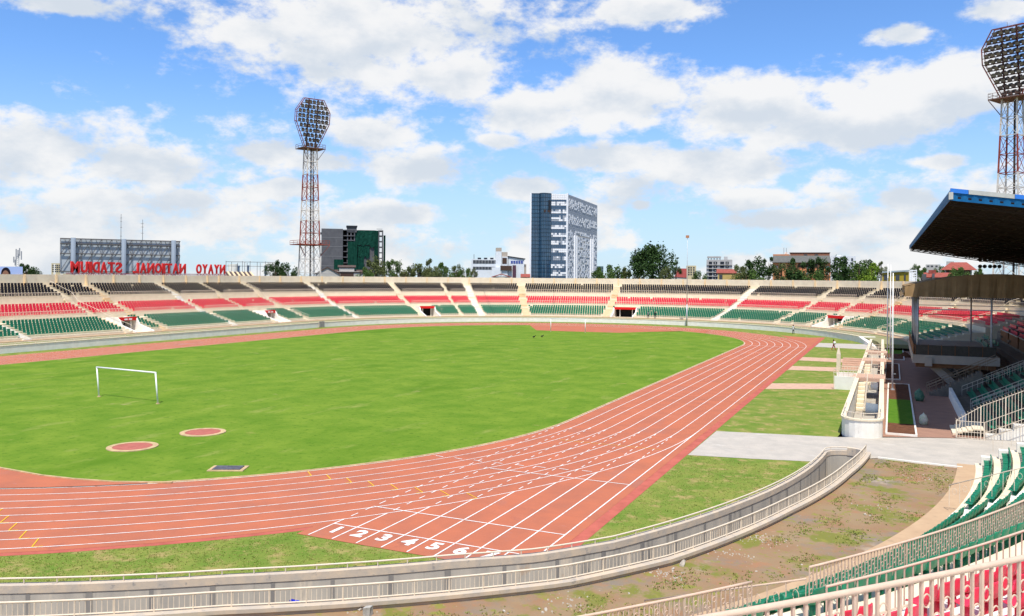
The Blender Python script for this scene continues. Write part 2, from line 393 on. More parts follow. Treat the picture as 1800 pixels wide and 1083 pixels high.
# sprint chute (the home straight carried on past the near bend) and the run-off past the finish
ch = MB()
ch.face([(-0.55, -1.85, .016), (6.9, -1.82, .016)] + [(x_, y_, .016) for x_, y_ in [fp(near(t), rin(t) - .06) for t in arange(36.9, 32.6, .8)] if x_ < 10.2] + [(10.25, 1.1, .016), (10.25, 29.3, .016), (9.3, 29.3, .016), (5.6, 13, .016), (2.3, 4, .016), (-0.55, -.6, .016)])
ch.build('sprint_chute', m_track, track)
ro = MB(); ro.face([(8.6, 108.2, .016), (10.25, 108.2, .016), (10.25, 136.0, .016), (8.2, 134.0, .016), (2.5, 137.5, .016), (7.6, 122, .016)])
ro.build('run_off', m_track, track)
eg = MB()
eg.face([(10.25, 1.1, .010), (10.82, 1.75, .010), (10.85, 136.0, .010), (10.25, 136.0, .010)])
ring([3 + i / 80 for i in range(20, 81)], 10.24, 10.62, .006, eg)
eg.build('edge_strip', m_trackedge, track)
def strip(pts, w, z, mb, mi=0):
    for i in range(len(pts) - 1):
        a = Vector(pts[i]); b = Vector(pts[i + 1]); t = (b - a)
        if t.length < 1e-5: continue
        t.normalize()
        a0 = Vector(pts[i - 1]) if i > 0 else a - t; b1 = Vector(pts[i + 2]) if i + 2 < len(pts) else b + t
        ta = (b - a0).normalized(); tb_ = (b1 - a).normalized()
        na = Vector((-ta.y, ta.x)) * w / 2; nb = Vector((-tb_.y, tb_.x)) * w / 2
        mb.face([(*(a + na), z), (*(a - na), z), (*(b - nb), z), (*(b + nb), z)], mi)
ZL = 0.024
ARC = [3 + i / 120 for i in range(121)]; ARC[-1] = 3.99999
for k in range(9):
    off = k * LW
    mb = MB()
    strip([trackpt(s, off) for s in [0, .33, .66] + [1 + i / 90 for i in range(91)][:-1] + [2, 2.5] + ARC], 0.060, ZL, mb)
    mb.build('lane_line', m_line, track)
# sprint lines before the bend: dashed where they cross the bend lanes, solid in the chute
for k in range(9):
    X = k * LW
    yc = TY0 - sqrt(max(0, (R0 + 9.76) ** 2 - (X + R0) ** 2))
    mb = MB(); y = yc
    strip([(X, max(-1.75, -8.55 + .9419 * X + .12)), (X, yc)], 0.066, ZL + .003, mb)
    if k < 8:
        y = yc + 0.5
        while y < 27:
            strip([(X, y), (X, y + 0.55)], 0.058, ZL + .003, mb); y += 1.15
    mb.build('sprint_line', m_line, track)
def cross(y, x0=0, x1=9.76, w=0.07, m=m_line, nm='start_line', z=ZL + .006):
    mb = MB(); strip([(x0, y), (x1, y)], w, z, mb); return mb.build(nm, m, track)
cross(0.0, 0, 9.0); cross(3.05); cross(12.5, 1.5); cross(109.6, nm='finish_line', w=0.12); cross(96.0, w=0.05); cross(22.0, 2.0, 9.0, 0.05, m_yellow, 'yellow_line')
for k in range(8):
    me = text_mesh(str(k + 1), 1.0, 0.004, 0.038, 'lane_number')
    me.materials.append(m_line)
    if k > 5:      # the trench edge cuts off the outermost figures
        bm = bmesh.new(); bm.from_mesh(me); ox_, oy_ = k * LW + LW / 2 + .06, -1.06
        pc = Vector(((7.13 - ox_) / 1.12, (-1.75 - oy_) / 1.12, 0)); pn = Vector((-.685, .727, 0))
        bmesh.ops.bisect_plane(bm, geom=bm.verts[:] + bm.edges[:] + bm.faces[:], plane_co=pc, plane_no=pn, clear_inner=True); bm.to_mesh(me); bm.free()
    link('lane_number', me, track, (k * LW + LW / 2 + .06, -1.06, ZL + .008), None, (1.12, 1.12, 1))
# staggered yellow take-over marks on the near bend
for k in range(1, 9):
    for (s0, ds, fl) in ((3.655, 0.0062, 1), (3.79, 0.0060, -1)):
        s = s0 + ds * k * (1 if fl > 0 else 1)
        mb = MB(); a = trackpt(s, (k - 1) * LW + .05); b = trackpt(s + .0008 * fl, k * LW - .05)
        strip([a, b], 0.055, ZL + .006, mb); c = trackpt(s + .0035 * fl, k * LW - .07); strip([b, c], 0.06, ZL + .008, mb)
        mb.build('take_over_mark', m_yellow, track)
for k in range(8):
    s = 3.865 + .0042 * k
    mb = MB(); a = trackpt(s, k * LW + .35); b = trackpt(s + .001, k * LW + .95); strip([a, b], .07, ZL + .006, mb)
    mb.build('relay_mark', m_line, track)
# inside kerb
kb = MB(); prof = [(-0.16, 0.0), (-0.16, 0.075), (-0.02, 0.075), (-0.02, 0.0)]
def kfr(L_): 
    out = []
    for s in L_: a = trackpt(s, 0); b = trackpt(s, 1); out.append((a, (b[0] - a[0], b[1] - a[1])))
    return out
kb.sweep(prof, kfr([0, .25, .5, .75] + [1 + i / 60 for i in range(60)] + [2, 2.5] + [s for s in ARC if s < 3.46])); kb.sweep(prof, kfr([s for s in ARC if s > 3.72])); kb.build('kerb', m_kerbtan, track)
# infield
ip = [trackpt(s, -0.14) for s in [0, .25, .5, .75] + [1 + i / 60 for i in range(60)] + [2, 2.5] + ARC[:-1]]
struct(flat('infield_grass', ip, 0.045, m_infield))
# high-jump fan at the far bend, steeplechase lane inside the near bend
dz = [(-53.6, 143.4), (-44.2, 125.8), (-37.2, 126.1), (-26.9, 127.5), (-23.6, 132.5), (-12.5, 145.2)]
arc = [trackpt(1 + f, -0.05) for f in [0.26 + i * (0.66 - 0.26) / 14 for i in range(15)]]
flat('high_jump_area', dz + [p for p in arc if p[0] > -54], 0.05, m_track, track)
st = [trackpt(3 + f, -0.05) for f in [0.48 + i * .02 for i in range(14)]]
flat('steeplechase_lane', [(-45, 4.5), (-36, 1.6), (-29, 0.35), (-23, 0.0), (-19.3, -.1), (-17.1, .15), (-14.7, .67), (-12.9, 1.5)] + st[::-1], 0.05, m_track, track)
sk = MB(); pl = [(-36, 1.6), (-29, .35), (-23, 0.0), (-19.3, -.1), (-17.1, .15), (-14.7, .67), (-11.9, 1.95)]
for a, b in zip(pl, pl[1:]): sk.bar((*a, .06), (*b, .06), .12, 0, .08)
sk.build('steeplechase_kerb', m_kerbtan, track)

# throwing circles, access cover
for (c, lb) in (((-21.2, 7.35), 'red throwing circle with tan rim in the grass nearer the sprint start'), ((-20.9, 12.9), 'red throwing circle with tan rim in the grass nearer the goal')):
    t = thing('throwing_circle', lb, 'throwing circle', (c[0], c[1], 0.045), group='throwing circles')
    r1 = MB(); n = 40
    r1.sweep([(1.18, 0), (1.18, .05), (1.52, .05), (1.52, 0)], [((0, 0), (cos(2 * pi * i / n), sin(2 * pi * i / n))) for i in range(n + 1)], caps=False)
    r1.build('rim', m_kerbtan, t)
    r2 = MB(); r2.prism([(1.19 * cos(2 * pi * i / n), 1.19 * sin(2 * pi * i / n)) for i in range(n)], 0.0, 0.035)
    r2.build('disc', mat('circle_red', (0.40, 0.13, 0.10), .85, var=.1, scale=3), t)
t = thing('access_cover', 'dark metal access cover in tan surround set in the grass', 'cover', (-11.55, 5.6, .045), radians(26))
mb = MB(); mb.box(-1.0, 1.0, -.62, .62, 0, .05); mb.build('surround', m_kerbtan, t)
mb = MB(); mb.box(-.78, .78, -.44, .44, .05, .09); mb.build('plate', mat('cover_steel', (.10, .10, .12), .6, var=.25, scale=4), t)

TH = arange(72, 3.6, 0.6)
inner = [fp(near(t), rin(t)) for t in TH]
outer = [fp(near(t), rout(t)) for t in TH]
ci = Vector(inner[-1]); co = Vector(outer[-1]); cc_ = (ci + co) / 2; rr_ = (co - ci).length / 2
e1_ = (ci - cc_).normalized(); e2_ = Vector((-e1_.y, e1_.x)); e2_ = e2_ if e2_.y > 0 else -e2_
capn = [cc_ + e1_ * (rr_ * cos(pi * i / 12)) + e2_ * (rr_ * 1.0 * sin(pi * i / 12)) for i in range(1, 12)]
CAPL = [fp(near(t), rin(t) - .26) for t in (6.0, 4.6)] + [tuple(cc_ + (p - cc_) * 1.17) for p in capn] + [fp(near(4.2), rout(4.2) + .2)]
# ------------------------------------------------------------------ pavements
def sheet(name, poly, z, m): return struct(flat(name, poly, z, m))
sheet('crossing_pavement', [(10.86, 21.3), (14.5, 22.0), (18.0, 22.9), *CAPL, (21.6, 25.8), (23.6, 25.6), (26.1, 25.25), (27.6, 24.9), (30, 26.5), (60, 30.5), (60, 41), (28.2, 35.9), (24.6, 34.5), (21.9, 33.2), (19.0, 31.9), (10.9, 30.2)], 0.012, m_paver)
pj = MB()
for i in range(1, 18):     # joints between the rows of pavers
    t_ = i / 18
    pj.bar((10.9, 21.3 + 8.9 * t_, .0135), (18.6, 22.9 + 8.6 * t_, .0135), .012, 0, .004)
sheet('plaza_pavement', [(21.5, 33.4), (24.6, 34.7), (28.6, 36.1), (28.6, 118), (20.6, 118), (20.8, 80)], 0.006, m_plaza)
for i, (ya, yb, xr) in enumerate(((55.4, 60.4, 17.2), (74.6, 79.6, 16.6), (87.6, 92.9, 19.1))):
    sheet('cross_path', [(10.87, ya), (xr, ya + 3.2 * (i == 0) + 1.2 * (i == 1)), (xr, yb + 3.0 * (i == 0) + 1.0 * (i == 1)), (10.87, yb)], 0.012, m_pink)
sheet('far_crossing', [(10.9, 112.5), (19.1, 111.5), (30, 112), (30, 120), (17.5, 122.5), (10.9, 121.5)], 0.012, m_paver)
# white edging of the crossing
eb = MB()
for a, b in (((21.6, 25.85), (23.6, 25.5)), ((23.6, 25.5), (26.15, 25.2))): eb.bar((*a, .03), (*b, .03), .14, 0, .09)
tag(eb.build('kerb_edging', m_white), 'low white kerb edging between grey paving and bare dirt', 'kerb')

# ------------------------------------------------------------------ near moat
struct(flat('apron_ground', [fp(near(t), rout(t) + .25) for t in arange(3.5, 74, 1.0)] + [fp(near(t), 59.55) for t in arange(74, 3.9, 1.0)] , -0.02, m_dirt))
OUT = [Vector(p) for p in inner] + capn + [Vector(p) for p in outer[::-1]]
def frames_of(pts):
    fr = []
    for i, p in enumerate(pts):
        a = pts[max(0, i - 1)]; b = pts[min(len(pts) - 1, i + 1)]; t = (b - a).normalized()
        fr.append((p, (-t.y, t.x)))      # left of travel = away from the moat
    return fr
OF = frames_of(OUT)
moat = thing('moat_trench', 'deep raw concrete trench curving between the track verge and the seating', 'trench')
moat['kind'] = 'structure'
ni = len(inner)
mw = MB(); mw.sweep([(0, -2.3), (0, -.24), (.28, -.24), (.28, -2.3)], OF); mw.build('wall', m_wallraw, moat)
mc = MB(); mc.sweep([(-.03, -.24), (-.03, .03), (.24, .05), (.30, .03), (.30, -.24)], OF[:ni + 6]); mc.build('coping', m_wallcap, moat)
ml = MB(); ml.sweep([(-.04, -.24), (-.04, .25), (.38, .25), (.38, .12), (.30, .09), (.30, -.24)], OF[ni + 5:]); ml.build('lip', m_wallcap, moat)
fl = MB()
for a, b, c, d in zip(inner, inner[1:], outer[1:], outer): fl.face([(*a, -2.0), (*b, -2.0), (*c, -2.0), (*d, -2.0)])
fl.build('floor', m_wallcap, moat)
# outside face of the camera-side wall and its damp stains; formwork pilasters on the field-side wall
acc = 0
for i in range(2, ni - 1):
    p = Vector(inner[i]); acc += (p - Vector(inner[i - 1])).length
    if acc > 1.75:
        acc = 0; n = Vector(OF[i][1]); tt = Vector((-n.y, n.x)); w = random.uniform(.07, .13)
        mb = MB(); q0 = p - n * .012
        mb.prism([(q0 + tt * w), (q0 - tt * w), (q0 - tt * w + n * .1), (q0 + tt * w + n * .1)], -2.1, -.26)
        mb.build('formwork_band', m_stain, moat)
# rails
def arc_len(pts): return sum((b - a).length for a, b in zip(pts, pts[1:]))
def resample(pts, step):
    out = []; acc = 0.0; nxt = 0.0
    for a, b in zip(pts, pts[1:]):
        L = (b - a).length
        while nxt <= acc + L and L > 1e-9:
            f = (nxt - acc) / L; t = (b - a).normalized(); out.append((a + (b - a) * f, t)); nxt += step
        acc += L
    return out
def railing(name, label, pts, z0, h, post_step, bal_step, rpost=.022, rbal=.009, rrail=.028, bottom=0.12, m=None, rings=None, group=None, lim=300, offs=0.0, rsize=.034, sag=None):
    """pts: xy polyline; posts, balusters and rings are single parts"""
    m = m or m_rail
    pts = [Vector(p) for p in pts]
    t = thing(name, label, 'railing', (pts[0].x, pts[0].y, z0), group=group)
    o0 = Vector((pts[0].x, pts[0].y, z0))
    L = [Vector((p.x - o0.x, p.y - o0.y, 0)) for p in pts]
    mb = MB(); mb.tube([(p.x, p.y, h) for p in L], rrail, 8); mb.build('top_rail', m, t, smooth=True)
    if bottom is not None:
        mb = MB(); mb.tube([(p.x, p.y, bottom) for p in L], rrail * .75, 6); mb.build('bottom_rail', m, t)
    pm = MB(); pm.tube([(0, 0, 0), (0, 0, h)], rpost, 6); pm = pm.mesh('post', m)
    L2 = [Vector((p.x, p.y)) for p in L]
    for p, tt in resample(L2, post_step): link('post', pm, t, (p.x, p.y, 0))
    if bal_step:
        bm_ = MB(); bm_.bar((0, 0, bottom or 0), (0, 0, h), rbal * 2); bm_ = bm_.mesh('baluster', m)
        cnt = 0
        for k, (p, tt) in enumerate(resample(L2, bal_step)):
            if cnt >= lim: break
            w = Vector((p.x + o0.x, p.y + o0.y, z0 + h * .5)); s = seen(w)
            if s is None or not (-80 < s[0] < 1880): continue
            link('baluster', bm_, t, (p.x, p.y, 0), (0, 0, atan2(tt.y, tt.x))); cnt += 1
        if rings:
            rm = MB(); n = 14
            rm.tube([(rsize * cos(2 * pi * i / n), 0, rsize * sin(2 * pi * i / n) * 1.25) for i in range(n)], .0085, 5, closed=True)
            rm = rm.mesh('ring', m); cnt = 0
            for k, (p, tt) in enumerate(resample(L2, bal_step)):
                w = Vector((p.x + o0.x, p.y + o0.y, z0 + h)); s = seen(w)
                if s is None or not (-40 < s[0] < 1840): continue
                for zf in rings[k % len(rings)]:
                    if cnt >= 298: break
                    link('ring', rm, t, (p.x + tt.x * bal_step / 2, p.y + tt.y * bal_step / 2, h * zf), (0, 0, atan2(tt.y, tt.x))); cnt += 1
    return t
ir = [Vector(p) + Vector(OF[i][1]) * .12 for i, p in enumerate(OUT[:ni])] + [Vector(p) + Vector(OF[ni + i][1]) * .12 for i, p in enumerate(OUT[ni:ni + 11])]
railing('moat_railing', 'low cream tube rail on short posts along the field side of the trench', ir, .04, .20, 1.12, None, rpost=.022, rrail=.034, bottom=None)
orr = [Vector(p) + Vector(OF[ni + 11 + i][1]) * .10 for i, p in enumerate(OUT[ni + 11:])]
railing('moat_railing', 'cream railing with close balusters along the seating side of the trench', orr, .25, .50, 1.18, .165, rpost=.028, rrail=.034, rbal=.009, bottom=.05)

# foot path round the seating
fpth = MB(); fpth.sweep([(59.5, -.15), (59.5, .05), (60.45, .06), (60.45, -.15)], [near(t) for t in arange(3.0, 72, 1.5)])
struct(fpth.build('foot_path', m_path))
# stones, rubble and weeds on the bare apron
m_stone = mat('pale_stone', (.50, .45, .38), .95, var=.2, scale=4)
sm = []
for k in range(5):
    bm = bmesh.new(); bmesh.ops.create_icosphere(bm, subdivisions=1, radius=1)
    for v in bm.verts: v.co *= random.uniform(.7, 1.15)
    me = bpy.data.meshes.new('stone'); bm.to_mesh(me); bm.free(); me.materials.append(m_stone); sm.append(me)
stone_spots = [(gpt(633 + 50 * 0, 1071), .13), (gpt(960, 1072), .10), (gpt(948, 1070), .09), (gpt(955, 1077), .08), (gpt(1000, 1066), .06), (gpt(887, 1074), .09), (gpt(893, 1078), .07), (gpt(1200, 993), .24), (gpt(1183, 1000), .10), (gpt(1106, 1043), .06), (gpt(1521, 905), .11), (gpt(1530, 906), .08), (gpt(1330, 1004), .07), (gpt(1410, 992), .05)]
for i, (p, r) in enumerate(stone_spots):
    o = link('loose_stone', sm[i % 5], None, (p.x, p.y, r * .12 - .02), (random.random(), random.random(), random.random() * 6), (r, r * .85, r * .5))
    tag(o, 'pale loose stone lying on the bare dirt apron', 'stone', 'loose stones on the apron')
rb = MB()
for (uu, vv, n, sx) in ((1170, 1010, 60, .9), (1330, 945, 90, 1.3), (1290, 975, 40, 1.0), (990, 1060, 40, 1.2), (640, 1075, 20, .8), (1540, 890, 30, 1.2), (1620, 840, 40, 1.6)):
    c = gpt(uu, vv)
    for k in range(n):
        x = c.x + random.gauss(0, sx * .5); y = c.y + random.gauss(0, sx * .35); r = random.uniform(.015, .05)
        rb.quads([(x - r, y, -.02), (x + r * .6, y - r, -.02), (x + r * .5, y + r, -.02), (x, y, -.02 + r * 1.1)], [(0, 1, 3), (1, 2, 3), (2, 0, 3)])
o = stuff(rb.build('rubble', m_stone)); o['label'] = 'pale gravel and rubble scattered on the dirt apron'; o['category'] = 'rubble'
def tufts(name, label, cat, n, place, hmin, hmax, m, blades=7):
    mb = MB()
    for k in range(n):
        p = place()
        if p is None: continue
        x, y, z = p; R = random.uniform(.04, .13)
        for b in range(blades):
            a = random.random() * 6.283; rr = R * random.random() ** .5; bx, by = x + rr * cos(a), y + rr * sin(a)
            hh = random.uniform(hmin, hmax); w = random.uniform(.012, .03); a2 = random.random() * 6.283; ln = hh * random.uniform(.2, .8)
            mb.face([(bx - w * sin(a2), by + w * cos(a2), z), (bx + w * sin(a2), by - w * cos(a2), z), (bx + ln * cos(a2), by + ln * sin(a2), z + hh)], random.randrange(2) if isinstance(m, list) else 0)
    o = stuff(mb.build(name, m)); o['label'] = label; o['category'] = cat; return o
m_w1 = mat('weed_green', (.15, .215, .04), .9, var=.3, scale=5); m_w2 = mat('weed_dry', (.33, .29, .10), .9, var=.25, scale=5)
clumps = [(random.uniform(4.5, 52), random.random() ** 1.3) for i in range(80)]
def apl():
    th, f = random.choice(clumps); th += random.gauss(0, .55)
    a = rout(th) + .9; r = a + (59.4 - a) * min(1, max(0, f + random.gauss(0, .07))); x, y = fp(near(th), r); return (x, y, -.02)
tufts('apron_weeds', 'patchy green and dry weeds growing over the bare apron', 'weeds', 2200, apl, .02, .06, [m_w1, m_w2])
def vpl():
    th = random.uniform(5, 60); ri = rin(th); x, y = fp(near(th), random.uniform(max(45, ri - 9), ri - .05))
    if hypot(x - TCX, y - TY0) < R0 + 10.7 and y < TY0: return None
    if x < 10.9 and y > -1.95 and x > -.6: return None
    if 10.8 < x and 21.2 < y: return None
    return (x, y, 0)
tufts('verge_tufts', 'rough mown grass tufts on the verge beside the trench', 'grass', 12000, vpl, .012, .032, [m_w1, m_w2], 4)
# litter
bl = MB(); bl.box(-.16, .16, -.06, .06, 0, .05); bl.box(-.05, .12, .05, .10, 0, .03); b_ = gpt(518, 1058, .25)
tag(bl.build('plastic_bag', mat('blue_plastic', (.01, .03, .55), .5), None, (b_.x, b_.y, .25)), 'crumpled blue plastic bag on the trench wall top', 'bag')
bk = MB(); c_ = gpt(647, 1080); bk.quads([(-.13, -.1, 0), (.13, -.1, 0), (.13, .1, 0), (-.13, .1, 0), (-.12, -.12, .24), (.15, -.09, .30), (.13, .1, .30), (-.12, .1, .25)], [(0, 3, 2, 1), (4, 5, 6, 7), (0, 1, 5, 4), (1, 2, 6, 5), (2, 3, 7, 6), (3, 0, 4, 7)])
tag(bk.build('concrete_block', mat('block_grey', (.40, .38, .34), .95, var=.2, scale=6), None, (c_.x, c_.y, -.02)), 'small grey concrete block standing on the apron by the trench', 'block')

# ------------------------------------------------------------------ seating bowl
m_green = mat('green_plastic', (0.012, 0.19, 0.10), 0.45, var=0.18, scale=2.5, spec=0.4)
m_red = mat('red_plastic', (0.74, 0.035, 0.075), 0.45, var=0.15, scale=2.5, spec=0.4)
m_black = mat('black_plastic', (0.028, 0.026, 0.032), 0.5, var=0.2, scale=2.5)
m_signred = mat('red_sign', (0.62, 0.02, 0.02), 0.5)
TR = 0.95
def rows(z0):
    g = [(60.0 + TR * i, z0 + (3.0 - z0) / 6 * i) for i in range(7)]
    r_ = [(68.6 + TR * i, 3.95 + .31 * i) for i in range(5)]
    b = [(75.0 + TR * i, 6.8 + .34 * i) for i in range(6)]
    return g, r_, b
def steps_profile(rw, rend, zbot):
    p = [(rw[0][0], zbot)]
    for i, (r, z) in enumerate(rw):
        rn = rw[i + 1][0] if i + 1 < len(rw) else rend
        p += [(r, z), (rn, z)]
    p.append((rend, zbot)); return p

def seat_local(detail):
    """one moulded seat: faces -y, back towards +y, origin on the tread"""
    mb = MB()
    if not detail:
        mb.box(-.215, .215, -.18, .18, .34, .39); mb.box(-.22, .22, .15, .20, .39, .76)
        return mb
    # moulded pan and curved, round-cornered back
    n = 6; prof = [(-.22, .40), (-.20, .43), (-.05, .40), (.12, .405), (.19, .47), (.225, .62), (.245, .78), (.25, .82)]
    th = .022
    def widen(t): return .225 - (.05 * max(0, (t - .62) / .2) ** 2 if t > .62 else 0)
    g = []
    for (y, z) in prof:
        w = widen(z); row = []
        for k in range(n + 1):
            f = -1 + 2 * k / n; row.append((f * w, y - .045 * abs(f) ** 2 * (1 if z > .45 else 0), z + .03 * f * f * (1 if z <= .45 else 0)))
        g.append(row)
    off = len(g) * (n + 1); vs = [p for r in g for p in r]
    vs2 = []
    for r, (y, z) in zip(g, prof):
        for p in r: vs2.append((p[0], p[1] + (th if z > .45 else 0), p[2] - (th if z <= .45 else 0)))
    F = []
    for i in range(len(g) - 1):
        for k in range(n):
            a = i * (n + 1) + k; F.append((a, a + 1, a + n + 2, a + n + 1)); F.append((off + a, off + a + n + 1, off + a + n + 2, off + a + 1))
    for i in range(len(g) - 1):
        for k in (0, n):
            a = i * (n + 1) + k; F.append((a, a + n + 1, off + a + n + 1, off + a))
    for i in (0, len(g) - 1):
        for k in range(n):
            a = i * (n + 1) + k; F.append((a, a + 1, off + a + 1, off + a))
    mb.quads(vs + vs2, F)
    mb.box(-.03, .03, -.06, .10, 0, .40)
    return mb
def seat_xf(fr, r, z):
    x, y = fp(fr, r); return (x, y, z), atan2(fr[1][1], fr[1][0]) - pi / 2

SEATS = []      # (pos, rotz, colour key, where)
def add_seats(path, a0, a1, rw, key, where, skip, pitch=.56, miss=0.0):
    for (r, z) in rw:
        q = a0
        while q < a1:
            dq = pitch if (path is far and q < 0) else math.degrees(pitch / r)
            bad = False
            for (c, w) in skip:      # w in metres either side
                dm = abs(q - c) if (path is far and q < 0 and c <= 0) else radians(abs(q - c)) * r
                if dm < w: bad = True; break
            if not bad and random.random() >= miss:
                p, rz = seat_xf(path(q), r + .60, z); SEATS.append((p, rz, key, where, rw.index((r, z)), q))
            q += dq

# ---- far bowl
stand = thing('far_stand', 'cream concrete bowl of terraced seating curving round the far bend', 'stand')
FA = [(-58.3, .8), (-40.6, .8), (-32.8, .8), (-16.2, .8), (-4.6, .8), (5.6, .9), (18.8, .9), (35.6, .8), (45.8, .5), (50.7, 1.1), (61.6, 1.1), (80.8, 1.0), (107.4, 1.1), (122.8, .9), (131.3, .9), (139.6, .9), (152.0, .9), (166.0, .9)]
PORT = [(-39.4, -35.8), (-3.6, -0.4), (36.6, 40.2), (82.2, 87.4), (133.2, 137.6)]
G, Rr, Bk = rows(1.45)
def qr(a, b):
    if b <= 0: return arange(a, b, 6.0)
    if a >= 0: return arange(a, b, 1.5)
    return arange(a, 0, 6.0) + arange(0.01, b, 1.5)
Q0, Q1 = -104.0, 177.0
mb = MB(); mb.sweep([(68.6, -2.5)] + steps_profile(Rr, 73.35, 5.5)[1:-1] + [(73.35, 5.5), (75.0, 5.5), (75.0, -2.5)], [far(q) for q in qr(Q0, Q1)]); mb.build('middle_terrace', m_cream, stand)
mb = MB(); mb.sweep(steps_profile(Bk, 80.7, -2.5)[:-1] + [(80.7, 8.75), (81.6, 8.75), (81.6, -2.5)], [far(q) for q in qr(Q0, Q1)]); mb.build('upper_terrace', m_cream, stand)
cuts = sorted(PORT); a = Q0
for (p0, p1) in cuts + [(Q1, None)]:
    mb = MB(); mb.sweep(steps_profile(G, 66.65, -2.5)[:-1] + [(66.65, 3.2), (68.6, 3.2), (68.6, -2.5)], [far(q) for q in qr(a, p0)]); mb.build('lower_terrace', m_cream, stand); a = p1
mb = MB(); mb.sweep([(81.35, 8.0), (81.35, 10.75), (81.65, 10.75), (81.65, 8.0)], [far(q) for q in qr(Q0, Q1)]); mb.build('rim_wall', m_cream, stand)
pm = MB(); pm.quads([(-.16, -.42, 8.75), (.16, -.42, 8.75), (.16, .05, 8.75), (-.16, .05, 8.75), (-.16, -.08, 10.80), (.16, -.08, 10.80), (.16, .05, 10.80), (-.16, .05, 10.80)], [(0, 1, 5, 4), (1, 2, 6, 5), (2, 3, 7, 6), (3, 0, 4, 7), (4, 5, 6, 7)])
pm = pm.mesh('pilaster', m_tan)
for q in [Q0 + 6 * i for i in range(18)] + [4.2 * i + 1 for i in range(42)]:
    p, rz = seat_xf(far(q), 81.35, 0); link('pilaster', pm, stand, p, (0, 0, rz))
mb = MB()
for q in qr(Q0, Q1): pass
# aisles: half steps up each riser
def aisle(path, qc, hw, rws, parent, m, ztop_r=None):
    mb = MB()
    fr = path(qc); P_ = Vector(fp(fr, 0)); nx, ny = fr[1]; tx, ty = -ny, nx
    def stepbox(r0, r1, z0, z1):
        pts = [(P_.x + nx * r + tx * s * hw, P_.y + ny * r + ty * s * hw) for r, s in ((r0, -1), (r1, -1), (r1, 1), (r0, 1))]
        mb.prism(pts, z0, z1)
    prev = rws[0][1] - .3
    for (r, z) in rws:
        stepbox(r - .42, r + .004, prev - .05, (prev + z) / 2 + .02); stepbox(r + .002, r + .30, z - .1, z + .02); prev = z
    return mb.build('stair', m, parent)
for i, (q, w) in enumerate(FA):
    mm = m_tan if i in (2, 10, 11, 15) else m_cream if i % 3 else m_white
    inport = any(p0 - .5 < q < p1 + .5 for p0, p1 in PORT)
    if not inport: aisle(far, q, w * .78, [(59.7, 1.1)] + G, stand, mm)
    aisle(far, q, w * .78, [(67.9, 3.55)] + Rr, stand, mm); aisle(far, q, w * .78, [(73.9, 5.9), (74.5, 6.3)] + Bk, stand, mm)
# vomitory portals
for (p0, p1) in PORT:
    pt = link('portal', None, stand)
    qc = (p0 + p1) / 2
    for qe, sgn in ((p0, 1), (p1, -1)):
        fr = far(qe); nx, ny = fr[1]; tx, ty = (-ny, nx)
        prof = [(59.3, .95), (59.3, 1.3), (62.8, 2.3), (63.6, 3.5), (66.6, 3.5), (66.6, .95)]
        mb = MB(); f1 = [(fp(fr, r)[0] - tx * .14, fp(fr, r)[1] - ty * .14, z) for r, z in prof]; f2 = [(fp(fr, r)[0] + tx * .14, fp(fr, r)[1] + ty * .14, z) for r, z in prof]
        n = len(prof); mb.quads(f1 + f2, [tuple(range(n)), tuple(range(2 * n - 1, n - 1, -1))] + [(i, (i + 1) % n, n + (i + 1) % n, n + i) for i in range(n)])
        mb.build('side_wall', m_white, pt)
    fr0, fr1 = far(p0), far(p1)
    def slab(r0, r1, z0, z1, nm, m):
        a_, b_, c_, d_ = fp(fr0, r0), fp(fr1, r0), fp(fr1, r1), fp(fr0, r1)
        mb = MB(); mb.prism([a_, b_, c_, d_], z0, z1); return mb.build(nm, m, pt)
    slab(63.7, 68.55, 3.15, 3.30, 'roof_slab', m_cream); slab(66.2, 66.5, .9, 3.15, 'back_wall', m_dark); slab(59.3, 66.2, .9, 1.0, 'floor', m_cream)
    sg = slab(63.45, 63.68, 2.95, 3.55, 'sign_board', m_signred)
    # two short white words on the red board
    frc = far(qc); nx, ny = frc[1]; tx, ty = -ny, nx; x, y = fp(frc, 63.42)
    for s in (-.45, .45):
        mb = MB(); mb.prism([(x + tx * (s - .32), y + ty * (s - .32)), (x + tx * (s + .32), y + ty * (s + .32)), (x + tx * (s + .32) + nx * .05, y + ty * (s + .32) + ny * .05), (x + tx * (s - .32) + nx * .05, y + ty * (s - .32) + ny * .05)], 3.05, 3.30)
        mb.build('sign_word', m_line, pt)
    for s in (-.25, .3):
        x, y = fp(far(qc + (p1 - p0) * s), 64.1); mb = MB(); mb.box(x - .07, x + .07, y - .07, y + .07, 1.0, 3.15); mb.build('post', m_white, pt)
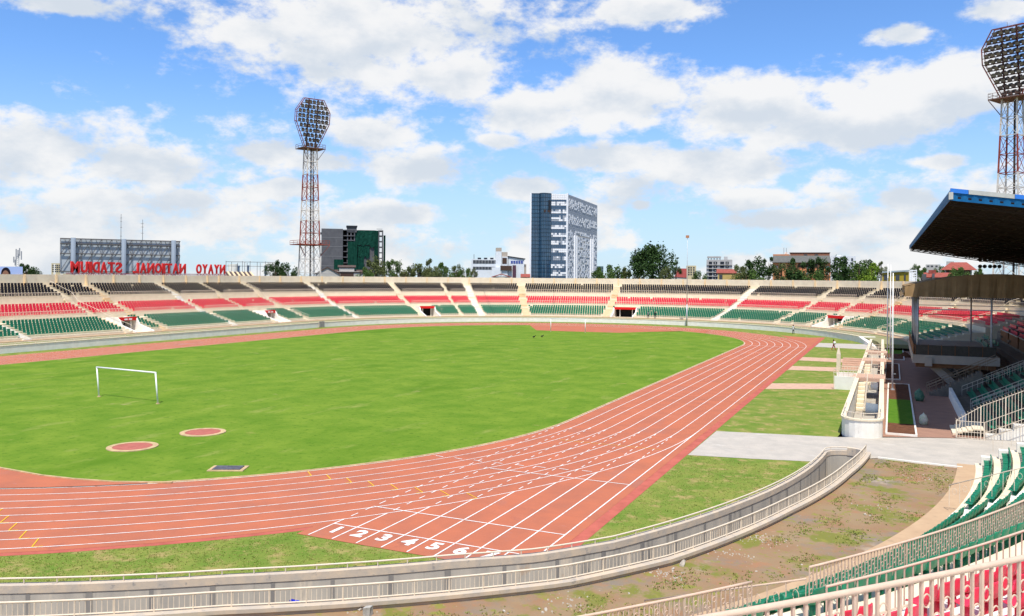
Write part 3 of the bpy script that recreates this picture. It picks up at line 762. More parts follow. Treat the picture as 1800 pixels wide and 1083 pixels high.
# barrier rails on the two upper platforms (tiny at this distance: one part each)
for (r, z) in ((68.72, 3.95), (75.12, 6.8)):
    mb = MB()
    for (s0, s1) in zip([Q0] + [c for c, w in FA], [c for c, w in FA] + [Q1]):
        off0 = 1.0 if s0 < 0 else 1.0; qa = s0 + (1.1 if s0 < 0 else math.degrees(1.1 / r)); qb = s1 - (1.1 if s1 <= 0 else math.degrees(1.1 / r))
        if qb <= qa: continue
        Lq = qr(qa, qb) if not (qa < 0 < qb) else qr(qa, qb)
        for h in (.15, .85): mb.tube([(*fp(far(q), r), z + h) for q in Lq], .03, 4)
        q = qa
        while q < qb:
            x, y = fp(far(q), r); mb.bar((x, y, z), (x, y, z + .85), .035); q += .28 if q < 0 else math.degrees(.28 / r)
    mb.build('barrier_railing', m_rail, stand)
for q, sl in ((-40.6 + .9, 1), (5.6, 1), (139.6, 1), (152.8, 1), (166.8, 1), (53.6, 0), (68.2, 0)):
    mb = MB(); pr = [(60, 1.45), (66.6, 3.2), (68.6, 3.95), (73.3, 5.3), (75, 6.8), (80.7, 8.7)]
    mb.tube([(*fp(far(q), r), z + .9) for r, z in pr], .03, 5)
    for r, z in pr + [(62.2, 2.1), (64.4, 2.7), (71, 4.6), (77.8, 7.8)]:
        x, y = fp(far(q), r); mb.bar((x, y, z - .1), (x, y, z + .9), .035)
    mb.build('handrail', m_rail if sl else m_black, stand)
skipF = [(q, w) for q, w in FA]
gsk = skipF + [((p0 + p1) / 2, ((p1 - p0) / 2 + .45) if p1 <= 0 else radians((p1 - p0) / 2) * 63 + .5) for p0, p1 in PORT]
add_seats(far, -104, 176, G, 'green', 'far', gsk, .59, .006)
add_seats(far, -104, 176, Rr, 'red', 'far', skipF, .59, .006)
add_seats(far, -104, 176, Bk, 'black', 'far', skipF, .59, .006)

# ---- retaining wall and raised apron in front of the far bowl
aw = thing('retaining_wall', 'long low whitewashed retaining wall curving round the far side of the track', 'wall')
WQ = arange(-104, 0, 6.0) + arange(.01, 160, 1.5)
wf = [far(q) for q in WQ]
mb = MB(); mb.sweep([(53.76, -.3), (53.76, 1.02), (54.15, 1.02), (54.15, -.3)], wf); mb.build('wall', m_white, aw)
mb = MB(); mb.sweep([(53.70, 1.02), (53.70, 1.10), (54.2, 1.10), (54.2, 1.02)], wf); mb.build('coping', m_cream, aw)
m_apr = mat('far_apron_gravel', (.30, .27, .17), .95, scale=.5, col2=(.24, .25, .09), spots=[((.38, .34, .27), 1.2, .56, .1)])
mb = MB(); mb.sweep([(54.15, .4), (54.15, .98), (58.7, 1.02), (58.7, .4)], [far(q) for q in WQ] + [far(q) for q in arange(161, 177, 2)])
struct(mb.build('far_apron', m_apr))
mb = MB(); mb.sweep([(58.7, .4), (58.7, 1.12), (60.0, 1.12), (60.0, .4)], [far(q) for q in qr(-104, 177)])
struct(mb.build('far_foot_path', m_path))
# white ramp where the wall ends by the crossing
a0, a1 = fp(far(160), 53.7), fp(far(172), 53.7); b0, b1 = fp(far(160), 56.5), fp(far(172), 56.5)
mb = MB(); mb.quads([(*a0, 0), (*a1, 0), (*b1, 0), (*b0, 0), (*a0, 1.05), (*a1, .1), (*b1, .1), (*b0, 1.05)], [(0, 3, 2, 1), (4, 5, 6, 7), (0, 1, 5, 4), (1, 2, 6, 5), (2, 3, 7, 6), (3, 0, 4, 7)])
tag(mb.build('ramp', m_white), 'white concrete ramp at the end of the far retaining wall', 'ramp')
railing('wall_railing', 'thin cream rail on top of the far retaining wall near the ramp', [Vector(fp(far(q), 54.0)) for q in arange(128, 160, 2)], 1.10, .30, 2.0, None, bottom=None, rpost=.03, rrail=.035)
railing('wall_railing', 'thin cream rail on top of the retaining wall along the back straight', [Vector(fp(far(q), 54.0)) for q in arange(-100, 0, 5)], 1.10, .25, 3.0, None, bottom=None, rpost=.03, rrail=.03)
# gate through the wall on the bend below the floodlight tower
t = thing('wall_gate', 'grey steel gate with rails in a gap of the far retaining wall', 'gate', (*fp(far(2.5), 53.5), 0), radians(2.5) * -1)
mb = MB()
for y in (-.05, .75, 1.55): mb.bar((0, y - .8, .05), (0, y - .8, 1.35), .1)
mb.build('post', m_rail, t)
mb = MB()
for z in (.3, .75, 1.2): mb.bar((0, -.85, z), (0, .75, z), .07)
mb.build('bar', mat('gate_grey', (.35, .33, .30), .7), t)
mb = MB(); mb.box(.05, .12, -.85, .75, .1, 1.3); mb.build('panel', mat('gate_panel', (.30, .29, .27), .8, var=.2, scale=3), t)

# ---- near bowl (the camera stands at its top)
nst = thing('near_stand', 'cream and white terraced stand with green and red seats beside the trench', 'stand')
NG, NR, NB = rows(0.10)
NG = [(60.45 + .9 * i, .10 + (3.0 - .10) / 6 * i) for i in range(7)]
T0, T1 = 2.6, 74.0
def nr(a, b): return [near(t) for t in arange(a, b, 1.2)]
mb = MB(); mb.sweep(steps_profile(NG, 66.65, -2.5)[:-1] + [(66.65, 3.2), (68.6, 3.2), (68.6, -2.5)], nr(T0, T1)); mb.build('lower_terrace', m_cream, nst)
mb = MB(); mb.sweep(steps_profile(NR, 73.35, -2.5)[:-1] + [(73.35, 5.5), (75.0, 5.5), (75.0, -2.5)], nr(T0, T1)); mb.build('middle_terrace', m_white, nst)
mb = MB(); mb.sweep(steps_profile(NB, 80.7, -2.5)[:-1] + [(80.7, 8.9), (83.0, 8.9), (83.0, -2.5)], nr(T0, T1)); mb.build('upper_terrace', m_white, nst)
mb = MB(); mb.sweep([(82.7, 8.9), (82.7, 10.75), (83.0, 10.75), (83.0, 8.9)], nr(T0, T1)); mb.build('rim_wall', m_cream, nst)
NA = [(15.2, .9), (36.2, .9), (57.0, .9)]
for (q, w) in NA:
    aisle(near, q, .62, NG, nst, m_white); aisle(near, q, .62, [(67.9, 3.55)] + NR, nst, m_white); aisle(near, q, .62, [(73.9, 5.9), (74.5, 6.3)] + NB, nst, m_white)
# white plinths at the stand's end by the crossing
for i, (r, z) in enumerate(NG[:7]):
    mb = MB(); fr = near(3.15); x, y = fp(fr, r); mb.prism([fp(near(2.75), r + .30), fp(near(2.75), r + .84), fp(near(3.25), r + .84), fp(near(3.25), r + .30)], z + .005, z + .52); mb.build('end_block', m_white, nst)
add_seats(near, 3.6, 62, NG, 'green', 'near', NA, pitch=.50)
add_seats(near, 3.6, 62, NR, 'red', 'near', NA, pitch=.50)
add_seats(near, 46, 62, NB, 'black', 'near', NA, pitch=.50)

def arcpts(r, a, b): return [Vector(fp(near(t), r)) for t in arange(a, b, .5)]
RG = [(.80, .42), (.60,), (.72, .30), (.50,)]
railing('landing_railing', 'peach steel railing with ring ornaments in front of the lower walkway, beyond the stair', arcpts(66.35, 35.35, 8.0), 3.2, 1.0, 3.8, .128, rpost=.018, rbal=.011, rrail=.03, bottom=.10, m=m_railn, rings=RG, rsize=.047)
railing('landing_railing', 'peach steel railing ending in a square return on the other side of the stair', arcpts(66.4, 37.0, 50), 3.2, 1.0, 3.8, .128, rpost=.018, rbal=.011, rrail=.03, bottom=.10, m=m_railn, rings=RG, rsize=.047)
railing('platform_railing', 'peach tube rail along the front of the red seats', arcpts(68.68, 37.2, 20), 3.95, .95, 1.5, .30, rpost=.022, rbal=.012, rrail=.028, bottom=.12, m=m_railn)
railing('platform_railing', 'thick peach steel handrail with ring ornaments in front of the upper tier', arcpts(74.95, 47.0, 34.0), 6.8, 1.18, 1.35, .150, rpost=.026, rbal=.015, rrail=.034, bottom=.14, m=m_railn, rings=[(.80, .40), (.62, .24), (.74, .46), (.56, .18)], rsize=.054)
# stair handrails, sloping up the lower tier
def slope_rail(name, label, th, r0, r1, zf, m=m_rail, n=9, h=.95, rings=True):
    t = thing(name, label, 'handrail', (*fp(near(th), r0), zf(r0)))
    o = Vector((*fp(near(th), r0), zf(r0)))
    def P3(r, dz): x, y = fp(near(th), r); return (x - o.x, y - o.y, zf(r) + dz - o.z)
    mb = MB(); mb.tube([P3(r0, h), P3(r1, h)], .024, 7); mb.build('top_rail', m, t, smooth=True)
    for i in range(n + 1):
        r = r0 + (r1 - r0) * i / n; mb = MB(); mb.bar(P3(r, -.05), P3(r, h), .028 if i % 3 == 0 else .02); mb.build('baluster', m, t)
        if rings and i < n:
            r2 = r + (r1 - r0) / n / 2; mb = MB(); c = Vector(P3(r2, h * .62)); nx, ny = near(th)[1]
            mb.tube([(c.x + nx * .09 * cos(a_), c.y + ny * .09 * cos(a_), c.z + .14 * sin(a_)) for a_ in [2 * pi * k / 12 for k in range(12)]], .009, 5, closed=True); mb.build('ring', m, t)
    return t
zslope = lambda r: .1 + (r - 59.7) * (3.0 - .1) / 6.7
slope_rail('stair_handrail', 'cream sloping handrail with rings climbing through the green seats', 14.2, 60.2, 66.4, zslope, n=14)
slope_rail('stair_handrail', 'cream sloping handrail at the end of the stand by the crossing', 2.2, 61.4, 67, zslope, n=12, rings=False)
slope_rail('stair_handrail', 'short peach sloping handrail beside the stair below the ring railing', 35.3, 60.2, 66.2, zslope, m=m_railn, n=10)

# ------------------------------------------------------------------ goals
m_goal = mat('white_goal_paint', (.80, .80, .78), .4)
def goal(c, w, h, lean, label, rz=0.0):
    t = thing('football_goal', label, 'goal', (c[0], c[1], .045), rz, 'football goals')
    for s in (-1, 1):
        mb = MB(); mb.tube([(s * w / 2, 0, 0), (s * w / 2 + lean[0], lean[1], h)], .065, 10); mb.build('post', m_goal, t, smooth=True)
        mb = MB(); mb.tube([(s * w / 2, 0, -.02), (s * w / 2, 0, .05)], .16, 10); mb.build('footing', m_kerbtan, t)
    mb = MB(); mb.tube([(-w / 2 - .06 + lean[0], lean[1], h), (w / 2 + .06 + lean[0], lean[1], h)], .068, 10); mb.build('crossbar', m_goal, t, smooth=True)
    return t
goal((-37.67, 20.8), 7.75, 2.62, (-.26, -.05), 'white goal frame without net, its shadow short on the grass by the throwing circles', radians(-3.5))
goal((-36.57, 124.0), 7.2, 2.6, (0, 0), 'white goal frame without net in front of the red high-jump area', radians(4))

# ------------------------------------------------------------------ tall mast on the far wall
m_galv = mat('galvanised_steel', (.48, .50, .52), .45, var=.08, scale=3, metal=.3)
t = thing('mast', 'very tall thin grey mast with small box on top against the far wall', 'mast', (-20.6, 158.6, 0))
mb = MB(); mb.tube([(0, 0, 0), (0, 0, 5)], .16, 10); mb.build('base_tube', m_galv, t, smooth=True)
mb = MB(); mb.tube([(0, 0, 5), (0, 0, 13), (0, 0, 20.4)], [.10, .07, .05], 8); mb.build('pole', m_galv, t, smooth=True)
mb = MB(); mb.box(-.35, .35, -.2, .2, 20.3, 20.9); mb.build('head_box', mat('mast_box', (.45, .22, .12), .7), t)

# ------------------------------------------------------------------ water channel in front of the main stand
chn = thing('water_channel', 'long cream walled water channel with rounded end beside the planters', 'channel')
UL = [Vector((19.35, y)) for y in arange(117, 33.6, 4)]
cc0 = Vector((20.45, 33.6)); cap_ = [Vector((20.45 - 1.1 * cos(pi * i / 10), 33.6 - 1.15 * sin(pi * i / 10))) for i in range(1, 10)]
UR = [Vector((21.55 - .75 * (y - 33.6) / 83.4, y)) for y in arange(33.6, 117, 4)]
UP = UL + cap_ + UR
def frames_r(pts):
    fr = []
    for i, p in enumerate(pts):
        a = pts[max(0, i - 1)]; b = pts[min(len(pts) - 1, i + 1)]; t_ = (b - a).normalized(); fr.append((p, (t_.y, -t_.x)))
    return fr
UF = frames_r(UP)
mb = MB(); mb.sweep([(0, -.9), (0, 1.20), (.24, 1.20), (.24, -.05)], UF); mb.build('wall', m_white, chn)
mb = MB(); mb.sweep([(-.06, 1.20), (-.06, 1.32), (.31, 1.32), (.31, 1.20)], UF); mb.build('coping', m_cream, chn)
m_chfl = mat('wet_channel_floor', (.46, .42, .35), .55, scale=.35, col2=(.40, .36, .30), spots=[((.16, .10, .05), .45, .56, .08), ((.52, .49, .44), 1.0, .6, .1)])
mb = MB(); mb.face([(19.4, 33.0, -.75), (21.5, 33.0, -.75), (20.9, 117, -.75), (19.4, 117, -.75)]); mb.build('floor', m_chfl, chn)
mb = MB(); mb.face([(20.2, 47.5, -.74), (21.35, 48, -.74), (21.3, 55, -.74), (20.1, 56, -.74), (20.0, 51, -.74)]); mb.build('water', mat('still_water', (.05, .055, .05), .12, spec=.5), chn)
mb = MB(); mb.face([(20.1, 66, -.74), (21.2, 66, -.74), (21.1, 73, -.74), (20.2, 73, -.74)]); mb.build('water', MATS['still_water'], chn)
mb = MB(); ip_ = [p - Vector(n) * -.12 for p, n in UF][len(UL) - 2:len(UL) + 11]
mb.tube([(p.x, p.y, 1.72) for p in ip_], .026, 6)
for p in ip_[::3]: mb.bar((p.x, p.y, 1.3), (p.x, p.y, 1.72), .04)
mb.build('end_railing', m_rail, chn)
for (ya, yb) in ((58.2, 62.6), (76.8, 81.0), (89.5, 93.2)):
    mb = MB(); mb.box(19.1, 21.75, ya, yb, 1.02, 1.335); mb.build('footbridge', m_pink, chn)
    for y in (ya + .15, yb - .15):
        mb = MB()
        for z in (1.75, 2.15): mb.bar((19.3, y, z), (21.4, y, z), .05)
        for x in (19.3, 20.0, 20.7, 21.4): mb.bar((x, y, 1.3), (x, y, 2.15), .045)
        mb.build('bridge_railing', m_rail, chn)
for (y0, y1) in ((50, 57.5), (70, 76.5)):   # steps down into the channel
    for i in range(7):
        y = y1 - (y1 - y0) * i / 7; z = 1.0 - .25 * i
        mb = MB(); mb.box(19.42, 20.15, y - (y1 - y0) / 7, y, z - .22, z); mb.build('step', m_cream, chn)
    mb = MB(); mb.tube([(20.2, y1, 2.0), (20.2, y0, .3), (20.2, y0 - 6, .25)], .03, 6)
    for i in range(6): yy = y1 - (y1 - y0) * i / 5; mb.bar((20.2, yy, 1.0 - 1.7 * i / 5), (20.2, yy, 2.0 - 1.7 * i / 5), .04)
    mb.build('step_railing', m_rail, chn)
# steps up to the bridges from the field side
t = thing('bridge_steps', 'white walled steps with cream rail leading up to the first footbridge', 'steps', (17.1, 58.7, 0))
mb = MB(); mb.box(0, 1.98, 0, .22, 0, 1.32); mb.build('side_wall', m_white, t)
mb = MB(); mb.box(0, 1.98, 3.9, 4.1, 0, 1.32); mb.build('side_wall', m_white, t)
for i in range(6): mb = MB(); mb.box(.32 * i, 1.98, .23, 3.89, .2 * i, .2 * i + .2); mb.build('step', m_pink, t)
mb = MB()
for z in (1.65, 1.95): mb.bar((-.1, .1, z), (1.95, .1, z), .05)
for x in (-.05, .4, .85, 1.3, 1.75): mb.bar((x, .1, 1.1 if x > 0 else 0), (x, .1, 1.95), .045)
mb.build('railing', m_rail, t)
t = thing('bridge_steps', 'broad pink paved steps with pointed cream gatepost beside the channel', 'steps', (16.5, 77.0, 0))
for i in range(6): mb = MB(); mb.box(.25, 2.58, .75 * i, 4.5, .2 * i, .2 * i + .2); mb.build('step', m_pink, t)
mb = MB(); mb.prism([(-.25, -.2), (.2, -.2), (.2, .25), (-.25, .25)], 0, 2.0); mb.quads([(-.25, -.2, 2.0), (.2, -.2, 2.0), (.2, .25, 2.0), (-.25, .25, 2.0), (-.02, .02, 3.1)], [(0, 1, 4), (1, 2, 4), (2, 3, 4), (3, 0, 4)]); mb.build('gatepost', m_rail, t)
t = thing('step_railing', 'cream railing standing across the path in front of the second steps', 'railing', (16.5, 72.2, 0))
mb = MB()
for z in (.55, 1.05): mb.bar((0, 0, z), (2.5, 0, z), .06)
for i in range(9): mb.bar((.3 * i, 0, 0), (.3 * i, 0, 1.05), .045)
mb.build('bars', m_rail, t)

# planters
def planter(label, parts, rim):
    t = thing('planter_bed', label, 'planter', (rim[0], rim[2], 0.012))
    x0, x1, y0, y1 = rim
    for (a, b, c, d) in ((0, x1 - x0, 0, .12), (0, x1 - x0, y1 - y0 - .12, y1 - y0), (0, .12, .125, y1 - y0 - .125), (x1 - x0 - .12, x1 - x0, .125, y1 - y0 - .125)):
        mb = MB(); mb.box(a, b, c, d, 0, .14); mb.build('edging', m_white, t)
    for i, (ya, yb, m) in enumerate(parts):
        mb = MB(); n = 10; zz = .10
        vs = []; F = []
        for j in range(n + 1):
            for k in range(5):
                vs.append((.13 + (x1 - x0 - .26) * k / 4, ya - y0 + .13 * (i == 0) + (yb - ya - .13 * (i == 0) - .13 * (i == len(parts) - 1)) * j / n, zz + random.uniform(-.02, .03)))
        for j in range(n):
            for k in range(4): a = j * 5 + k; F.append((a, a + 1, a + 6, a + 5))
        mb.quads(vs, F); mb.build('soil' if m is m_mulch else 'lawn', m, t)
    return t
planter('long planter of green lawn between strips of dark brown soil beside the flagpole', [(34.6, 39.2, m_mulch), (39.2, 53.0, m_lawn), (53.0, 65.5, m_mulch)], (21.95, 24.0, 34.5, 65.6))
planter('short planter of bare dark soil between the two footbridges', [(70, 88, m_mulch)], (21.6, 23.2, 69.9, 88.1))
planter('planter of dark soil and small lawn beyond the second flagpole', [(95, 104, m_mulch), (104, 112, m_lawn), (112, 118, m_mulch)], (21.3, 23.9, 94.9, 118.1))
def mound(name, label, cat, loc, r, h, m):
    mb = MB(); n = 18; R_ = 6; vs = [(0, 0, h)]; F = []
    for j in range(1, R_ + 1):
        for k in range(n):
            a = 2 * pi * k / n; f = j / R_; q = r * f * (1 + random.uniform(-.15, .2)); vs.append((q * cos(a), q * sin(a), max(-.03, h * (1 - f ** 1.3) + random.uniform(-.08, .08) * (j < R_)) if j < R_ else -.03))
    for k in range(n): F.append((0, 1 + k, 1 + (k + 1) % n))
    for j in range(R_ - 1):
        for k in range(n): F.append((1 + j * n + k, 1 + (j + 1) * n + k, 1 + (j + 1) * n + (k + 1) % n, 1 + j * n + (k + 1) % n))
    mb.quads(vs, F); return tag(mb.build(name, m, None, loc), label, cat)
mound('soil_heap', 'heap of dark uprooted soil and roots on the far plaza', 'heap', (24.0, 100.5, .0), 1.0, .7, m_mulch)
mound('soil_heap', 'heap of dark soil lying beside the far planter corner', 'heap', (24.4, 118.8, .0), .9, .8, m_mulch)

# flagpoles
for (x, y, h, lb) in ((22.4, 59.8, 11.6, 'tall white flagpole standing in the planter with the lawn'), (22.1, 94.5, 13.0, 'white flagpole at the near edge of the far planter'), (21.75, 95.4, 13.1, 'slim white flagpole right beside the far channel wall')):
    t = thing('flagpole', lb, 'flagpole', (x, y, .1), group='flagpoles')
    mb = MB(); mb.tube([(0, 0, 0), (-.02, 0, h * .45), (-.02, 0, h)], [.10, .085, .05], 10); mb.build('pole', m_galv if False else m_goal, t, smooth=True)
    mb = MB(); mb.tube([(0, 0, -.05), (0, 0, .12)], .2, 10); mb.build('base_plate', m_galv, t)
    mb = MB(); mb.box(.05, .28, -.02, .02, 1.6, 1.66); mb.build('cleat', m_galv, t)
# refuse sacks
def sack(label, loc, r, h, m):
    mb = MB(); n = 12; R_ = 9
    vs = []; F = []
    for j in range(R_):
        f = j / (R_ - 1); rr = r * (sin(pi * min(1, f * .9 + .16)) ** .55) * (1 if f < .8 else .6)
        for k in range(n): a = 2 * pi * k / n; q = rr * (1 + random.uniform(-.12, .12)); vs.append((q * cos(a), q * .85 * sin(a), h * f))
    for j in range(R_ - 1):
        for k in range(n): F.append((j * n + k, j * n + (k + 1) % n, (j + 1) * n + (k + 1) % n, (j + 1) * n + k))
    F.append(tuple((R_ - 1) * n + k for k in range(n))); F.append(tuple(range(n - 1, -1, -1)))
    mb.quads(vs, F)
    return tag(mb.build('refuse_sack', m, None, loc, smooth=True), label, 'sack')
sack('full pale green and white refuse sack beside the planter edging', (24.55, 40.2, .006), .32, .95, mat('sack_pale', (.55, .58, .40), .6, col2=(.62, .60, .52), scale=4, spots=[((.20, .36, .12), 3, .55, .1)]))
sack('dark green bin sack standing in the roof shade by the planter', (24.6, 53.7, .006), .42, 1.2, mat('sack_green', (.05, .16, .10), .6, col2=(.16, .24, .16), scale=4))

# ------------------------------------------------------------------ main stand
MY0, MY1 = 36.0, 104.5
def mrow(i):
    if i < 7: return (28.3 + .85 * i, .25 + .41 * i)
    if i < 13: return (28.3 + .85 * i + 1.5, .25 + .41 * i + .75)
    return (28.3 + .85 * i + 3.0, .25 + .41 * i + 1.7)
ms = thing('main_stand', 'roofed main stand with dark green and red seat rows in deep shade', 'stand')
prof = [(28.3, -2.5)]
for i in range(19):
    x, z = mrow(i); xn = mrow(i + 1)[0] if i < 18 else x + .9
    if i in (6, 12): prof += [(x, z), (x + .85, z), (x + .85, z + .05), (xn, z + .05)]
    else: prof += [(x, z), (xn, z)]
prof.append((prof[-1][0], -2.5))
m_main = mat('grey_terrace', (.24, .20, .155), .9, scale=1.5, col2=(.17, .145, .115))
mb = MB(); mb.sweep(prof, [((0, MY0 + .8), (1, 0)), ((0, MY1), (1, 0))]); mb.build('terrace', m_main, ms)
mb = MB()
for i in range(14):
    x, z = mrow(i); mb.box(x - .004, mrow(i + 1)[0] - .004, MY0, MY0 + .79, -.5, z + .04 + (.0))
mb.build('end_wall', m_white, ms)
mb = MB(); mb.box(27.2, 27.45, 40.5, 57.5, 0, .95); mb.build('front_wall', m_white, ms)
mb = MB(); mb.box(27.46, 28.29, 40.5, 57.5, 0, .22); mb.build('front_walk', m_main, ms)
for i in range(5): mb = MB(); mb.box(26.3 + .32 * i, 28.28, 36.7, 40.3, .0 + .0, .13 + .1 * i); mb.build('entry_step', m_cream, ms)
m_brown = mat('brown_board', (.20, .095, .045), .75, var=.15, scale=2)
for i in (7, 13):
    x, z = mrow(i)
    for y0 in arange(37, 100, 9)[:-1]:
        mb = MB(); mb.box(x - .14, x - .02, y0, y0 + 7.6, z - .8, z + .55); mb.build('parapet_board', m_brown, ms)
        mb = MB(); mb.box(x - .18, x + .0, y0, y0 + 7.6, z + .56, z + .62); mb.build('parapet_cap', m_white, ms)
MA = [47.8, 58.6, 88.5, 97.0]
for ya in MA:
    mb = MB()
    for i in range(18):
        x, z = mrow(i); mb.box(x - .4, x - .003, ya - .6, ya + .6, z - .45, z - .19)
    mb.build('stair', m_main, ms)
    for s in (-.75, .75):
        mb = MB(); a = (28.3, ya + s, 1.1); b = (mrow(6)[0], ya + s, mrow(6)[1] + .95)
        mb.bar(a, b, .045); mb.bar((a[0], a[1], a[2] - .35), (b[0], b[1], b[2] - .35), .035)
        for k in range(13): f = k / 12; x = a[0] + (b[0] - a[0]) * f; mb.bar((x, ya + s, a[2] + (b[2] - a[2]) * f - .9), (x, ya + s, a[2] + (b[2] - a[2]) * f), .03)
        mb.build('stair_railing', m_rail, ms)
for i in range(19):
    x, z = mrow(i); key = 'green' if i < 7 else 'red' if i < 13 else 'black'
    y = MY0 + 1.3
    while y < MY1 - .5:
        if all(abs(y - a_) > 1.0 for a_ in MA) and not (62.0 < y < 86.5 and i < 7): SEATS.append(((x + .55, y, z), -pi / 2, key, 'main', i if i < 7 else i - 7, y))
        y += .52
# spiked fence across the stand's near end
t = thing('spiked_fence', 'cream steel fence topped with bent spikes across the near end of the main stand', 'fence', (26.45, 35.4, 0))
tp = [(0, 1.25), (1.55, 2.35), (4.6, 3.85), (9, 6.0)]
def top_at(x):
    for (a, za), (b, zb) in zip(tp, tp[1:]):
        if x <= b: return za + (zb - za) * (x - a) / (b - a)
    return tp[-1][1]
def foot_at(x): return 0.0 if x < 1.7 else .15 + (x - 1.7) * .48
mb = MB(); mb.tube([(x, 0, z) for x, z in tp], .03, 6); mb.build('top_rail', m_rail, t)
for dz_, nm in ((1.22, 'middle_rail'), (.48, 'lower_rail'), (.06, 'lower_rail')):
    mb = MB(); mb.tube([(0, 0, dz_), (1.7, 0, dz_), (9, 0, dz_ + .15 + 7.3 * .48)], .022, 6); mb.build(nm, m_rail, t)
x = 0.0; k = 0
while x < 7.6:
    mb = MB(); zt = top_at(x); zf = foot_at(x) + .03
    mb.bar((x, 0, zf), (x, 0, zt), .03 if k % 8 else .07); mb.build('bar' if k % 8 else 'post', m_rail, t)
    mb = MB(); mb.bar((x, 0, zt), (x - .06, -.10, zt + .16), .022); mb.build('spike', m_rail, t)
    x += .185; k += 1
mb = MB(); mb.bar((0, 0, 0), (.28, 0, 1.2), .04); mb.bar((1.72, 0, 0), (1.72, 0, 1.25), .06); mb.build('gate_brace', m_rail, t)

# ------------------------------------------------------------------ VIP balcony with canopy
bal = thing('balcony', 'projecting concrete balcony on a sloping strut in front of the main stand', 'balcony', (24.2, 62, 0))
m_slab = mat('balcony_slab', (.42, .36, .29), .85, var=.08, scale=1.2)
mb = MB(); mb.box(0, 7.6, 0, 24, 2.72, 3.55); mb.build('slab', m_slab, bal)
mb = MB(); mb.box(1.1, 1.75, -.25, .0 - .003, 2.45, 3.3); mb.build('bracket', m_slab, bal)
mb = MB(); mb.box(.3, 7.3, .3, 23.7, 2.3, 2.715); mb.build('beam', m_brown, bal)
for y in (1.2, 12, 22.5):
    mb = MB(); mb.quads([(1.3, y, 2.5), (2.3, y, 2.5), (4.9, y, 0), (3.9, y, 0), (1.3, y + .6, 2.5), (2.3, y + .6, 2.5), (4.9, y + .6, 0), (3.9, y + .6, 0)], [(0, 1, 2, 3), (7, 6, 5, 4), (0, 4, 5, 1), (1, 5, 6, 2), (2, 6, 7, 3), (3, 7, 4, 0)]); mb.build('strut', m_slab, bal)
m_panel = mat('balcony_glass_panel', (.07, .062, .05), .35, var=.15, scale=3)
for k in range(6):
    mb = MB(); mb.box(.25 + 1.18 * k, 1.38 + 1.18 * k, .06, .10, 3.56, 4.55); mb.build('parapet_panel', m_panel, bal)
    mb = MB(); mb.box(.20 + 1.18 * k, .26 + 1.18 * k, .03, .13, 3.55, 4.6); mb.build('parapet_post', m_brown, bal)
for k in range(12):
    mb = MB(); mb.box(.06, .12, .2 + 1.95 * k, 2.05 + 1.95 * k, 3.56, 4.6); mb.build('parapet_panel', m_brown, bal)
for (x, y) in ((.45, .45), (.45, 8), (.45, 16), (.45, 23.5), (6.9, .45), (6.9, 23.5)):
    mb = MB(); mb.tube([(x, y, 3.55), (x, y, 9.5)], .11 if x < 1 else .09, 10); mb.build('column', m_galv, bal, smooth=True)
for z in (7.6, 8.1):
    for y in (.45, 23.5):
        mb = MB(); mb.bar((.45, y, z - (.0 if y < 1 else .2)), (14, y, z - (.0 if y < 1 else .2)), .08); mb.build('tie_bar', m_galv if z > 8 else m_brown, bal)
can = thing('canopy', 'tan fabric canopy with curved top and hanging folds over the balcony', 'canopy', (23.45, 61.5, 9.35))
m_tarp = mat('tan_tarpaulin', (.27, .175, .085), .8, var=.10, scale=1.4)
def arch(x): return .55 + 1.75 * sin(pi * min(1, max(0, (x + 1.5) / 19.0))) ** .9
xs = arange(0, 16, .35)
for sgn, y in ((1, 0.0), (-1, 25.5)):
    mb = MB(); f1 = []; f2 = []
    for i, x in enumerate(xs):
        wv = .09 * sin(i * 1.7) + .05 * sin(i * .63 + 1) + .05 * random.uniform(-1, 1)
        f1.append((x, y + wv, 0.03 * sin(i * 2.1))); f2.append((x, y + .25 * sgn + wv * .2, arch(x)))
    for i in range(len(xs) - 1): mb.face([f1[i], f1[i + 1], f2[i + 1], f2[i]])
    mb.build('valance', m_tarp, can)
mb = MB()
for i in range(len(xs) - 1):
    a, b = xs[i], xs[i + 1]
    mb.face([(a, .24, arch(a) + .01), (b, .24, arch(b) + .01), (b, 25.26, arch(b) + .01), (a, 25.26, arch(a) + .01)])
mb.build('top_sheet', m_tarp, can)
mb = MB(); mb.face([(0, 0, 0), (0, .25, arch(0)), (0, 25.25, arch(0)), (0, 25.5, 0)]); mb.quads([(-.35, .3, -.02), (-.35, 25.2, -.02), (0, 25.4, .5), (0, .1, .5)], [(0, 1, 2, 3)]); mb.build('end_sheet', m_tarp, can)
mb = MB(); mb.box(1.0, 15.5, .4, 25.0, .06, .12) if False else [mb.bar((x, .3, .1), (x, 25.2, .1), .08) for x in (.6, 5, 10, 15)]; mb.build('frame', m_galv, can)
# stair beside the balcony
t = thing('outdoor_stair', 'broken concrete stair with steel handrails rising beside the balcony', 'stairs', (25.6, 58.2, 0))
for i in range(12): mb = MB(); mb.box(.36 * i, 4.4, .0, 1.7, .2 * i, .2 * i + .2); mb.build('step', m_main, t)
for y in (-.04, 1.74):
    mb = MB(); mb.bar((-.2, y, 1.0), (5.6, y, 4.0), .05); mb.bar((-.2, y, .7), (5.6, y, 3.7), .04); mb.bar((-.2, y, 0), (-.2, y, 1.0), .05)
    for k in range(9): x = .6 * k; mb.bar((x, y, .1 + x * .515), (x, y, 1.1 + x * .515), .025)
    mb.build('handrail', mat('rusty_rail', (.30, .21, .14), .7, var=.2, scale=6), t)

